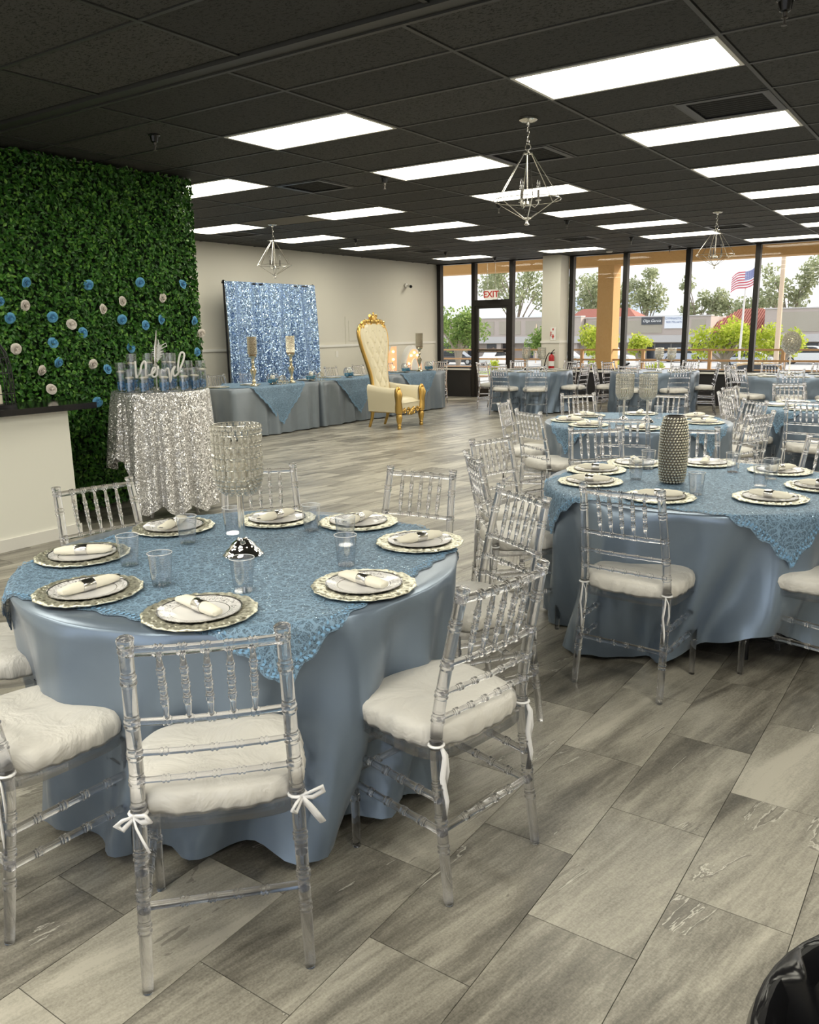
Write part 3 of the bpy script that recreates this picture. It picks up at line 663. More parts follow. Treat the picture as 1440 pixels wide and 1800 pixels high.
# trees
def foliage_mesh(name,blobs,n,size,mat,rng):
    tot=sum(b[3]*b[4]*b[5] for b in blobs)**1.0; P=[]
    for (cx,cy,cz,rx,ry,rz) in blobs:
        k=max(20,int(n*(rx*ry*rz)/tot)); d=rng.normal(size=(k,3)); d/=np.linalg.norm(d,axis=1)[:,None]; rr=rng.random(k)**(.45); P.append(np.array([cx,cy,cz])+d*rr[:,None]*np.array([rx,ry,rz]))
    P=np.concatenate(P); k=len(P)
    a=rng.normal(size=(k,3)); a/=np.linalg.norm(a,axis=1)[:,None]; b=np.cross(a,rng.normal(size=(k,3))); b/=np.linalg.norm(b,axis=1)[:,None]
    s=size*(.6+.8*rng.random(k))[:,None]; c=np.cross(a,b)
    V=np.stack([P-a*s,P+b*s*.5,P+a*s+c*s*.15,P-b*s*.5],1).reshape(-1,3)
    me=bpy.data.meshes.new(name); F=np.arange(4*k).reshape(-1,4)
    me.from_pydata(V.tolist(),[],F.tolist()); me.materials.append(mat); return me
def tree(loc,h,crown,mat,n,size,label,name='tree',trunk=.16,rng=RNG):
    r=empty(name,loc,label=label,cat='tree' if name!='shrub' else 'shrub')
    tb=MB()
    for (cx,cy,cz,rx,ry,rz) in crown:
        tb.tube([(0,0,0),(cx*.15,cy*.15,cz*.45),(cx*.6,cy*.6,cz*.8),(cx,cy,cz)],[trunk,trunk*.8,trunk*.5,trunk*.2],6)
    tb.obj('trunk',M['bark'],r); o=put('foliage',foliage_mesh('foliage',crown,n,size,M[mat],rng),r); o['kind']='stuff'; return r
def blobs(k,w,z0,z1,r,rng=RNG): return [(rng.uniform(-w,w),rng.uniform(-w,w)*.6,rng.uniform(z0,z1),r*rng.uniform(.6,1.1),r*rng.uniform(.6,1.1),r*rng.uniform(.6,1.1)) for _ in range(k)]
G0=GZ
tree((-62.6,121,G0),12,blobs(16,6,7.5,13.4,2.2),'leaf_euc',3200,.28,'tall airy eucalyptus behind the exit sign')
tree((-54.0,125,G0),11,blobs(14,4.5,5.4,10.7,2.0),'leaf_euc',3200,.26,'dense eucalyptus left of the white column')
tree((-48.1,121,G0),11,blobs(12,4,6.4,11.2,1.7),'leaf_euc',2000,.26,'eucalyptus seen left of the stucco column')
tree((-41.4,121,G0),12,blobs(10,2.6,6.4,12.8,1.5),'leaf_euc',1800,.26,'tall thin eucalyptus right of the stucco column')
tree((-34.0,121,G0),10,blobs(12,3.4,5.4,9.8,1.5),'leaf_euc',1800,.26,'eucalyptus behind the white banner')
tree((-27.5,121,G0),7,blobs(9,4,5.4,7.1,1.3),'leaf_euc',1200,.26,'low hazy tree behind the red tiled roof')
tree((-22.1,121,G0),11,blobs(13,3.2,5.9,11.2,1.5),'leaf_euc',1900,.26,'eucalyptus beside the tall tan pole')
tree((-15.1,121,G0),11,blobs(14,4,5.9,11.2,1.6),'leaf_euc',2000,.26,'eucalyptus at the right edge of the windows')
tree((-42.5,70,G0),5.5,blobs(14,2.4,2.4,4.8,1.3),'leaf_mid',3600,.16,'full green tree outside the left corner window')
tree((-34.0,72,G0),5,blobs(8,1.4,2.0,3.6,1.1),'leaf_mid',1800,.15,'green tree at the left edge of the white column')
tree((-28.4,72,G0),4.5,blobs(9,1.8,1.8,3.4,1.1),'leaf_lime',2200,.15,'yellow green tree left of the stucco column')
tree((-24.3,70,G0),4,blobs(6,.8,1.6,2.8,.8),'leaf_lime',1000,.14,'small lime palm-like tree in front of the shop sign')
tree((-17.4,70,G0),4.5,blobs(12,2.0,2.0,3.4,1.2),'leaf_lime',2800,.15,'broad yellow green tree in front of the red roof')
tree((-13.0,70,G0),4,blobs(9,1.8,1.8,3.0,1.0),'leaf_lime',1900,.14,'lime green tree right of the fourth mullion')
tree((-47.5,74,G0),4.5,blobs(7,1.2,3.6,5.4,1.0),'leaf_mid',1200,.2,'dark round tree rising behind the left corner tree')
for k,x in enumerate((-36.8,-27,-25.2,-22)): tree((x,66.5,G0),1.2,blobs(4,.6,.4,.9,.5),'leaf_lime',400,.1,'low round shrub on the grass strip, %s from the left'%['first','second','third','fourth'][k],'shrub',.05)
hb=MB(); prof=[(-190,0),(-150,9),(-128,15),(-112,13.5),(-95,17),(-80,11),(-60,12),(-30,6),(20,3)]
hb.add([(x,300,GZ) for x,z in prof]+[(x,320,GZ+z*(1.25 if x<-105 else .45)) for x,z in prof]+[(x,360,GZ) for x,z in prof],[(i,i+1,len(prof)+i+1,len(prof)+i) for i in range(len(prof)-1)]+[(len(prof)+i,len(prof)+i+1,2*len(prof)+i+1,2*len(prof)+i) for i in range(len(prof)-1)]).obj('hills',M['hill'],label='hazy blue hills on the horizon',cat='hill',kind='structure')
# flag and poles
fg=empty('flag_pole',(-13.25,60,GZ),label='flag pole flying a striped flag beside the fourth mullion',cat='flag pole')
MB().tube([(0,0,0),(0,0,7.8)],[.06,.035],8).obj('pole',M['pole_white'],fg); MB().ball((0,0,7.85),.07).obj('finial',M['gold'],fg)
fb=MB()
def fpt(u,v): return (-.03-1.55*u+.05*math.sin(7*u), .12*math.sin(9*u+1.5*v), 7.65-1.15*v*(1-.1*u)-.75*u-.12*math.sin(6*u))
fb.mi=0
for s in range(13):
    fb.mi=s%2; u0=.0 if s>6 else .42
    for i in range(16):
        a,b=u0+(1-u0)*i/16,u0+(1-u0)*(i+1)/16; fb.add([fpt(a,s/13),fpt(b,s/13),fpt(b,(s+1)/13),fpt(a,(s+1)/13)],[(0,1,2,3)])
fb.mi=2
for i in range(8):
    a,b=.42*i/8,.42*(i+1)/8; fb.add([fpt(a,0),fpt(b,0),fpt(b,7/13),fpt(a,7/13)],[(0,1,2,3)])
fb.mi=1
for i in range(6):
    for j in range(5):
        u,v=.035+.07*i,.05+.1*j; p=fpt(u,v); fb.add([(p[0]-.02,p[1]-.012,p[2]),(p[0],p[1]-.012,p[2]-.025),(p[0]+.02,p[1]-.012,p[2]),(p[0],p[1]-.012,p[2]+.025)],[(0,1,2,3)])
fb.obj('flag',[M['flag_red'],M['flag_white'],M['flag_blue']],fg,angle=180)
MB().tube([(0,0,0),(.15,0,6.6)],[.09,.06],8).obj('lamp_pole',M['pole_white'],None,(-14.0,60,GZ),label='slim pale pole standing in front of the red roof',cat='pole')
MB().tube([(0,0,0),(0,0,11)],[.17,.13],10).obj('utility_pole',M['pole_tan'],None,(-11.6,60,GZ),label='tall tan wooden pole right of the flag',cat='pole')
MB().tube([(0,0,0),(0,0,5.2)],[.08,.05],8).obj('lamp_pole',M['pole_white'],None,(-9.2,62,GZ),label='short pale pole at the right edge of the windows',cat='pole')
MB().tube([(0,0,0),(0,0,4.2)],[.07,.05],8).obj('lamp_pole',M['pole_tan'],None,(-41.0,84,GZ),label='tan pole seen through the exit door',cat='pole')

# ================================================================== clear chairs
AC=M['clear_acrylic']
def ringed(P,Q,r0,r1,rings,rb=.0028,n=10,bend=None,w=.004,dbl=True,cap=True):
    """rod from P to Q with little double rings at the fractions `rings`"""
    P,Q=Vector(P),Vector(Q); L=(Q-P).length; st=[(0,0),(1,0)]
    for f in rings:
        for c in ((-w*1.3,w*1.3) if dbl else (0,)):
            st+= [(f+(c-w)/L,0),(f+(c-w*.4)/L,1),(f+(c+w*.4)/L,1),(f+(c+w)/L,0)]
        st+= [(f-w*3.0/L,0),(f+w*3.0/L,0)] if dbl else []
    st=sorted(set((min(1,max(0,round(a,5))),b) for a,b in st))
    path=[];rad=[]
    for f,b in st:
        p=P.lerp(Q,f)
        if bend: p=p+Vector(bend)*(4*f*(1-f))
        path.append(p); rad.append(r0+(r1-r0)*f+b*rb)
    return path,rad,n
def rod(P,Q,r0,r1,rings=(),**k):
    pth,rad,n=ringed(P,Q,r0,r1,rings,**k); return MB().tube(pth,rad,n)
def chair_parts():
    parts=[]
    # back posts: foot splays back, top leans back
    for s in (-1,1):
        key=[(s*.195,0,0),(s*.191,.026,.20),(s*.186,.052,.43),(s*.181,.045,.56),(s*.174,.01,.74),(s*.167,-.03,.915)]
        import bisect
        zs=[k[2] for k in key]
        def at(z):
            i=min(len(key)-2,max(0,bisect.bisect_right(zs,z)-1)); t=(z-zs[i])/(zs[i+1]-zs[i]); 
            a,b=Vector(key[i]),Vector(key[i+1]); p0=Vector(key[max(0,i-1)]); p3=Vector(key[min(len(key)-1,i+2)])
            return .5*((2*a)+(b-p0)*t+(2*p0-5*a+4*b-p3)*t*t+(3*a-p0-3*b+p3)*t**3)
        st=[(0,.0125),(.005,.0135),(.12,.0150)]
        for zr in (.165,.245,.335,.455,.535,.61,.695,.80,.875):
            for c in (-.006,.006):
                st+=[(zr+c-.004,0),(zr+c-.0015,1),(zr+c+.0015,1),(zr+c+.004,0)]
            st+=[(zr-.014,0),(zr+.014,0)]
        st+=[(.38,0),(.42,0),(.50,0),(.57,0),(.65,0),(.75,0),(.84,0)]
        st.sort(); pth=[];rad=[]
        for z,b in st:
            base=.0135+.004*min(1,z/.4) if z<.45 else .0175-.0015*(z-.45)/.45
            r=b if (b not in (0,1)) else base+b*.0026
            pth.append(at(z)); rad.append(r)
        pth+= [at(.893),at(.897),at(.908),at(.913),at(.915)]; rad+=[.0185,.0195,.0195,.016,.008]
        parts.append(('back_post',MB().tube(pth,rad,12)))
        # front legs
        fp=[];fr=[]
        pth,rad,_=ringed((s*.198,.385,0),(s*.198,.385,.425),.0125,.0165,(.38,.55,.72,.86)); parts.append(('front_leg',MB().tube(pth,rad,10)))
        for z1,z2 in ((.30,.315),(.205,.215)):
            y0=.038 if z1>.25 else .027; x0=.189
            parts.append(('side_stretcher',rod((s*x0,y0,z1),(s*.198,.385,z2),.011,.011,(.22,.42,.60,.80))))
    parts.append(('top_rail',rod((-.168,-.022,.880),(.168,-.022,.880),.0125,.0125,(.2,.35,.5,.65,.8),n=10,bend=(0,-.012,.0))))
    parts.append(('lower_rail',rod((-.176,.018,.695),(.176,.018,.695),.0095,.0095,(.22,.36,.5,.64,.78),bend=(0,-.010,0))))
    parts.append(('back_slat',rod((-.178,.035,.61),(.178,.035,.61),.008,.008,(.18,.34,.5,.66,.82),bend=(0,-.008,0))))
    parts.append(('back_slat',rod((-.181,.046,.535),(.181,.046,.535),.008,.008,(.18,.34,.5,.66,.82),bend=(0,-.006,0))))
    for k in range(5):
        f=.2+.15*k; a=Vector((-.168+.336*f,-.022-.048*f*(1-f),.875)); f2=.22+.14*k; b=Vector((-.176+.352*f2,.018-.04*f2*(1-f2),.70))
        L=(a-b).length; pth=[];rad=[]
        st=[(0,.0055),(.08,.006)]
        for c in (.28,.5,.72): st+=[(c-.045,.0085),(c-.03,.0108),(c+.0,.0085),(c+.03,.0108),(c+.045,.0085)]
        st+=[(.92,.006),(1,.0055)]
        for t_,r in st: pth.append(a.lerp(b,t_)); rad.append(r)
        parts.append(('spindle',MB().tube(pth,rad,8)))
    parts.append(('front_stretcher',rod((-.198,.385,.335),(.198,.385,.335),.0105,.0105,(.25,.5,.75)))); parts.append(('front_stretcher',rod((-.198,.385,.255),(.198,.385,.255),.0105,.0105,(.25,.5,.75))))
    parts.append(('rear_stretcher',rod((-.191,.027,.215),(.191,.027,.215),.0105,.0105,(.25,.42,.58,.75))))
    # seat frame: clear rounded ring
    m=MB(); n=48
    def sq(a,hx,hy,e=4.5):
        c,s_=math.cos(a),math.sin(a); r=(abs(c)**e+abs(s_)**e)**(-1/e); return (hx*r*c,.22+hy*r*s_)
    V=[];
    for (k,z) in ((1,.410),(1,.442),(.80,.442),(.80,.410)):
        for j in range(n): x,y=sq(2*PI*j/n,.212*k,.192*k); V.append((x,y,z))
    m.add(V,[(i*n+j,i*n+(j+1)%n,((i+1)%4)*n+(j+1)%n,((i+1)%4)*n+j) for i in range(4) for j in range(n)]); parts.append(('seat_frame',m))
    return parts
CP=[(nm,mb.mesh(nm,M['acrylic_frame'] if nm=='seat_frame' else AC,True,50)) for nm,mb in chair_parts()]
# cushion with puckered rim
def cushion_mesh():
    m=MB(); n=72; prof=[(.96,.438),(1.0,.436),(1.03,.446),(1.045,.470),(1.03,.488),(.975,.500),(.86,.507),(.6,.512),(.3,.515),(.05,.516)]
    V=[]
    for i,(k,z) in enumerate(prof):
        for j in range(n):
            a=2*PI*j/n; c,s_=math.cos(a),math.sin(a); e=3.6; r=(abs(c)**e+abs(s_)**e)**(-1/e)
            pk=.0045*math.sin(a*31+math.sin(a*5)*2.5)*(1 if i<4 else (.5 if i==4 else 0)); bow=.008*math.sin(a*2+.7)*(k if i>4 else 0)
            V.append((.205*r*c*k+pk*c,.228+.188*r*s_*k+pk*s_,z+bow*.5+(.002*math.sin(a*11) if i<3 else 0)))
    m.add(V,[(i*n+j,i*n+(j+1)%n,(i+1)*n+(j+1)%n,(i+1)*n+j) for i in range(len(prof)-1) for j in range(n)]+[tuple((len(prof)-1)*n+j for j in range(n)),tuple(range(n-1,-1,-1))]); return m.mesh('cushion',M['cushion'],True,180)
CUSH=cushion_mesh()
def ribbon(path,w,wd=(1,0,0),th=.0015):
    m=MB(); wv=Vector(wd).normalized(); V=[]
    for p in path:
        p=Vector(p); V+= [p-wv*w,p+wv*w]
    k=len(path); m.add(V,[(2*i,2*i+1,2*i+3,2*i+2) for i in range(k-1)]); return m
def tie_meshes():
    out=[]
    # bow: wrap round the post, two loops, one hanging end
    m=MB()
    m.tube([(.020*math.cos(a),.020*math.sin(a),.0) for a in np.linspace(0,2*PI,13)[:-1]],.006,6,closed=True,squash=.5)
    m.tube([(0,-.02,0),(.02,-.035,.012),(.045,-.045,.022),(.05,-.04,.006),(.025,-.032,-.006),(0,-.024,0)],[.007,.009,.010,.010,.009,.006],6,squash=.45)
    m.tube([(0,-.022,0),(-.02,-.035,-.004),(-.035,-.04,-.016),(-.022,-.036,-.028),(0,-.026,-.004)],[.006,.009,.009,.008,.005],6,squash=.45)
    m.tube([(0,-.024,0),(.012,-.035,-.02),(.03,-.04,-.05),(.045,-.042,-.075)],[.006,.010,.011,.010],6,squash=.3); out.append(m.mesh('cushion_tie',M['ribbon'],True,180))
    m=MB()
    m.tube([(.020*math.cos(a),.020*math.sin(a),.0) for a in np.linspace(0,2*PI,13)[:-1]],.005,6,closed=True,squash=.5)
    m.tube([(0,-.018,0),(.004,-.028,-.03),(-.004,-.026,-.09),(.006,-.03,-.16),(.002,-.026,-.215)],[.005,.008,.009,.010,.008],6,squash=.3)
    m.tube([(0,-.018,0),(.016,-.022,-.03),(.02,-.022,-.08),(.012,-.02,-.12)],[.004,.006,.007,.006],6,squash=.3); out.append(m.mesh('cushion_tie',M['ribbon'],True,180))
    return out
TIES=tie_meshes()
def chair(x,y,face,label,group,ties=1):
    """x,y: middle of the two back feet; face: direction the sitter looks, degrees"""
    r=empty('chiavari_chair',(x,y,0),math.radians(face-90),label,'chair',group)
    for nm,me in CP: put(nm,me,r)
    put('cushion',CUSH,r)
    if ties is not None:
        for s in (-1,1):
            o=put('cushion_tie',TIES[ties],r,(s*.186,.052,.452 if ties==0 else .46)); o.rotation_euler=(0,0,.4*s if ties==0 else 0)
    return r
def off(mx,my,face,d=.03): return mx+d*math.cos(math.radians(face)),my+d*math.sin(math.radians(face))
T1=(-2.137,2.022); T2=(-1.15,4.27); T3=(-2.40,6.88); T4=(-7.10,14.35); T5=(-4.90,14.85); T6=(-1.10,8.95); T7=(-2.45,14.15)
CH=[ # back-top midpoint, facing, label
 (-1.34,1.14,136,'clear chair in the foreground with its back to the viewer and bow ties',0),
 (-.99,1.87,169,'clear chair at the right of the nearest round table, seen side-on',1),
 (-1.48,2.94,-120,'clear chair at the back right of the nearest table, behind the foreground side-on chair',1),
 (-2.14,3.19,-85,'clear chair standing behind the nearest table, right of the crystal goblet',1),
 (-2.89,2.87,-40,'clear chair standing behind the nearest table, just behind the crystal goblet',1),
 (-3.21,2.165,-10,'clear chair at the left of the nearest table in front of the white counter',1),
 (-2.93,1.24,47,'clear chair at the left edge, only a sliver of cushion showing',1),
 (-2.135,.91,86,'clear chair cut off by the left edge in the foreground, large cushion showing',1)]
for x,y,f,lb,ti in CH:
    a,b=off(x,y,f); chair(a,b,f,lb,'chairs around the nearest table',ti)
for x,y,f,lb in [(-2.15,3.68,42,'clear chair left of the second table, seen edge-on'),(-2.42,4.36,-12,'clear chair at the back left of the second table, tallest left of the studded vase'),(-1.17,3.2,87,'clear chair in front of the second table with hanging white ties'),(-.35+.03,3.83,168,'clear chair cut off by the right edge in front of the second table'),(-2.07,5.14,-47,'clear chair behind the second table, left of the studded vase'),(-1.53,5.4,-72,'clear chair directly behind the studded vase'),(-.66,5.27,-115,'clear chair behind the second table at the right edge')]:
    a,b=off(x,y,f); chair(a,b,f,lb,'chairs around the second table',1)
def ring(tc,lst,grp,where):
    for x,y,lb in lst:
        f=math.degrees(math.atan2(tc[1]-y,tc[0]-x)); a,b=off(x,y,f); chair(a,b,f,lb,grp,1 if tc in (T3,T6) else None)
ring(T3,[(-3.54,6.62,'clear chair left of the third table seen edge-on'),(-2.95,5.92,'clear chair at the front left of the third table'),(-2.12,5.80,'clear chair in front of the third table, behind the second'),(-1.33,6.52,'clear chair at the front right of the third table'),(-1.62,7.66,'clear chair at the back right of the third table'),(-2.50,8.05,'clear chair behind the two crystal candle holders'),(-3.30,7.72,'clear chair at the back left of the third table')],'chairs around the third table','')
ring(T6,[(-1.23,7.80,'clear chair in front of the table at the right edge'),(-2.03,8.28,'clear chair at the front left of the right edge table'),(-2.20,9.12,'clear chair left of the right edge table, seen edge-on'),(-1.76,9.92,'clear chair at the back left of the right edge table'),(-1.0,10.08,'clear chair behind the right edge table')],'chairs around the right edge table','')
ring(T4,[(-7.22,13.27,'clear chair in front of the exit door table, left one'),(-6.50,13.37,'clear chair in front of the exit door table, right one'),(-8.22,14.42,'clear chair left of the exit door table, seen edge-on'),(-5.96,14.30,'clear chair right of the exit door table, seen edge-on'),(-7.80,15.22,'clear chair behind the exit door table, left one'),(-6.72,15.36,'clear chair behind the exit door table beside the fire extinguisher')],'chairs around the exit door table','')
ring(T5,[(-5.95,14.60,'clear chair left of the middle window table, nearer one of two edge-on'),(-5.92,15.22,'clear chair left of the middle window table, further one of two edge-on'),(-4.99,13.74,'clear chair in front of the middle window table, left one'),(-4.16,14.02,'clear chair in front of the middle window table, right one'),(-3.86,15.2,'clear chair right of the middle window table, seen edge-on'),(-5.35,15.86,'clear chair behind the middle window table, left one'),(-4.55,15.90,'clear chair behind the middle window table, right one')],'chairs around the middle window table','')
ring(T7,[(-3.50,14.45,'clear chair left of the right window table, seen edge-on'),(-3.10,13.25,'clear chair at the front left of the right window table'),(-2.30,13.02,'clear chair in front of the right window table'),(-2.98,15.14,'clear chair behind the right window table, left one'),(-2.20,15.24,'clear chair behind the right window table, right one'),(-1.62,13.45,'clear chair at the front right of the right window table')],'chairs around the right window table','')

# ================================================================== round tables, cloths, lace overlays
ZT=.758
def round_table(c,lb):
    r=empty('round_table',(c[0],c[1],0),label='round folding table under the blue satin cloth of the '+lb,cat='table',group='round tables')
    MB().lathe([(.0,.715),(.745,.715),(.76,.72),(.76,.745),(.75,.75),(0,.75)],48).obj('table_top',M['wood_table'],r)
    lm=MB().tube([(0,0,0),(0,0,.715)],.016,8).mesh('leg',M['black_metal'])
    for sx in (-1,1):
        for sy in (-1,1): put('leg',lm,r,(sx*.36,sy*.36,0))
def drape(outline,ztop,hem,amp,nfold,mat,name,loc,label,group,seed,rows=16,flare=-.03,topin=None,parent=None,cat='tablecloth',zedge=.01,sharp=1.0,swirl=0.0,pw=.65):
    """outline(t)->(x,y,nx,ny) closed; cloth with top and folded skirt"""
    rng=random.Random(seed); n=nfold*12; V=[];F=[]
    ph=[rng.uniform(0,2*PI) for _ in range(6)]
    def fold(t):
        a=2*PI*t; w=nfold*a+1.7*math.sin(2*a+ph[0])+1.1*math.sin(5*a+ph[1])
        s=math.sin(w); s=math.copysign(abs(s)**sharp,s)
        return .62*s+.38*math.sin(w*.5+ph[2]+math.sin(3*a)), .5+.5*math.sin(3*a+ph[3])*math.sin(a*2+ph[4])
    base=[]
    for k in (.0,.25,.5,.75,.93): 
        base.append((k,ztop))
    for (k,z) in base:
        for j in range(n):
            x,y,nx,ny=outline(j/n); V.append((x*k,y*k,z))
    R0=len(base)
    for i in range(rows+1):
        u=i/rows
        for j in range(n):
            x,y,nx,ny=outline(j/n); fo,mod=fold(j/n+swirl*u*u*.02); h=hem(j/n)
            if i==0: d,z=0,ztop
            elif i==1: d,z=.008,ztop-.008
            else:
                e=(i-1)/(rows-1); z=(ztop-.008)+(h-(ztop-.008))*e
                d=.008+flare*e+amp*(e**pw)*(fo*(.55+.75*mod))+.012*(e**.6)*math.sin(nfold*2.7*2*PI*j/n+3*math.sin(6*PI*j/n))*mod
            V.append((x+nx*d,y+ny*d,z))
    tot=R0+rows+1
    F=[(i*n+j,i*n+(j+1)%n,(i+1)*n+(j+1)%n,(i+1)*n+j) for i in range(tot-1) for j in range(n)]
    m=MB(); m.add(V,F); o=m.obj(name,mat,parent,loc,angle=180); tag(o,label,cat,group); return o
def circ(R): return lambda t:(R*math.cos(2*PI*t),R*math.sin(2*PI*t),math.cos(2*PI*t),math.sin(2*PI*t))
def rrect(hx,hy,r=.05):
    segs=[]; L=[2*(hy-r),PI*r/2,2*(hx-r),PI*r/2,2*(hy-r),PI*r/2,2*(hx-r),PI*r/2]; tot=sum(L)
    def f(t):
        s=(t%1)*tot
        for k in range(8):
            if s<=L[k] or k==7: break
            s-=L[k]
        q=k//2
        # start at right side going up
        if k%2==0:
            if q==0: p=(hx,-hy+r+s,1,0)
            elif q==1: p=(hx-r-s,hy,0,1)
            elif q==2: p=(-hx,hy-r-s,-1,0)
            else: p=(-hx+r+s,-hy,0,-1)
        else:
            a=s/r+q*PI/2; cx,cy=[(hx-r,hy-r),(-hx+r,hy-r),(-hx+r,-hy+r),(hx-r,-hy+r)][q]; p=(cx+r*math.cos(a),cy+r*math.sin(a),math.cos(a),math.sin(a))
        return p
    return f
def smooth_noise(seed,k=6):
    rng=random.Random(seed); A=[(rng.uniform(.3,1),rng.randint(2,13),rng.uniform(0,6.28)) for _ in range(k)]
    s=sum(a for a,_,_ in A); return lambda t: sum(a*math.sin(2*PI*b*t+c) for a,b,c in A)/s
def overlay(c,ang,half,shift,label,seed,R=.768,ztop=ZT,rect=None,grp='blue lace table overlays'):
    """square lace laid corner-wise; beyond the rim it hangs"""
    n=60; sn=smooth_noise(seed); ca,sa=math.cos(ang),math.sin(ang)
    def f(u,v):
        a,b=(u-.5)*2,(v-.5)*2
        sc=half*(1+.012*math.sin(24*PI*u)*(1 if abs(b)>.97 else 0)+.012*math.sin(24*PI*v)*(1 if abs(a)>.97 else 0))
        x,y=a*sc,b*sc; x,y=x*ca-y*sa+shift[0],x*sa+y*ca+shift[1]
        if rect is None:
            r=math.hypot(x,y); th=math.atan2(y,x)
            if r<=R: return (x,y,ztop+.0035)
            d=r-R; w=.012+.022*max(0,math.sin(9*th+seed))*min(1,d/.15); rr=R+.004+w*min(1,d/.03)
            return (rr*math.cos(th),rr*math.sin(th),ztop+.0035-max(0,d-.006))
        xm=rect
        if x<=xm: return (x,y,ztop+.004)
        d=x-xm; return (xm+.014+.035*min(1,d/.25)+.012*math.sin(17*y+seed)*min(1,d/.2),y,ztop+.004-d)
    m=MB().grid(n,n,f); o=m.obj('lace_overlay',M['lace'],None,(c[0],c[1],0),angle=180); tag(o,label,'overlay',grp)
    # raised leafy border along the four edges
    b=MB()
    for side in range(4):
        for k in range(70):
            t=(k+.5)/70
            for w_,sg in ((.975,1),(.955,-1),(.985,0)):
                q=(t,.5+w_/2) if side==0 else (t,.5-w_/2) if side==1 else (.5+w_/2,t) if side==2 else (.5-w_/2,t)
                q2=(q[0]+.006,q[1]+.005*sg) if side<2 else (q[0]+.005*sg,q[1]+.006)
                p=Vector(f(*q)); e=Vector(f(*q2)); dv=(e-p)
                if dv.length<1e-5: continue
                dv=dv.normalized(); ax=Vector((p.x,p.y,.35)).normalized() if p.z<ztop-.01 else Vector((0,0,1)); sd=dv.cross(ax)
                if sd.length<1e-4: continue
                sd.normalize(); L_,w2=.011,.0042; p=p+ax*.002
                b.add([p-dv*L_*.3,p+dv*L_*.4+sd*w2+ax*.0015,p+dv*L_,p+dv*L_*.4-sd*w2+ax*.0015],[(0,1,2,3)])
    b.obj('embroidered_border',M['lace_border'],o,angle=180,kind='stuff')
    return o
TABS=[(T1,'nearest table',1),(T2,'second table',2),(T3,'third table',3),(T6,'right edge table',6),(T4,'exit door table',4),(T5,'middle window table',5),(T7,'right window table',7)]
for c,lb,sd in TABS:
    round_table(c,lb); hn=smooth_noise(sd*5+1)
    if c is T2: hem=lambda t,hn=hn: .012+.03*abs(hn(t))+ .20*max(0,math.cos(2*PI*(t-.86)))**10
    elif c is T1: hem=lambda t,hn=hn: .030+.035*abs(hn(t))
    else: hem=lambda t,hn=hn: .015+.02*abs(hn(t))
    drape(circ(.766),ZT,hem,.095 if sd<3 else .07,14 if sd<4 else 16,M['satin_blue'],'tablecloth',(c[0],c[1],0),'blue grey satin tablecloth reaching the floor on the '+lb,'satin tablecloths',sd,rows=18 if sd<4 else 10,flare=-.055,swirl=2.0,sharp=.85)
overlay(T1,math.radians(8),.675,(0,0),'blue lace overlay with a scalloped corner hanging over the nearest table',1)
overlay(T2,math.radians(-1),.71,(0,0),'blue lace overlay on the second table under the studded vase',2)
overlay(T3,math.radians(20),.70,(0,0),'blue lace overlay on the third table',3)
overlay(T6,math.radians(10),.70,(0,0),'blue lace overlay on the right edge table',6)

# ================================================================== place settings
def charger_me():
    m=MB(); n=120; prof=[(.0,.004),(.095,.004),(.108,.006),(.112,.009),(.120,.0115),(.130,.0125),(.142,.0135),(.154,.0135),(.163,.012),(.165,.009),(.160,.006),(.11,.0),(0,0)]
    V=[]
    for i,(r,z) in enumerate(prof):
        for j in range(n):
            a=2*PI*j/n; k=1.0; dz=0
            if 3<i<9: dz=.0022*math.sin(20*a+i*1.7)*math.cos(9*a-i*2.3)+.0012*math.sin(37*a+i)
            if 6<i<11: k=1+.012*math.cos(15*a)+.006*math.cos(30*a)
            V.append((r*k*math.cos(a),r*k*math.sin(a),z+dz))
    m.add(V,[(i*n+j,i*n+(j+1)%n,(i+1)*n+(j+1)%n,(i+1)*n+j) for i in range(len(prof)-1) for j in range(n)]); return m
CHM=charger_me().mesh('charger_plate',M['charger_silver'],True,180)
CHM2=MB().lathe([(.0,.004),(.10,.004),(.12,.010),(.155,.013),(.165,.010),(.155,.003),(.10,0),(0,0)],32).mesh('charger_plate',M['charger_silver'],True,180)
PLM=MB().lathe([(.0,.004),(.075,.004),(.083,.006),(.10,.0095),(.119,.0135),(.121,.0145),(.120,.012),(.08,.0),(0,0)],72,wave=lambda a,i:1+(.006*math.cos(24*a) if i in(4,5,6) else 0)).mesh('dinner_plate',M['plate'],True,60)
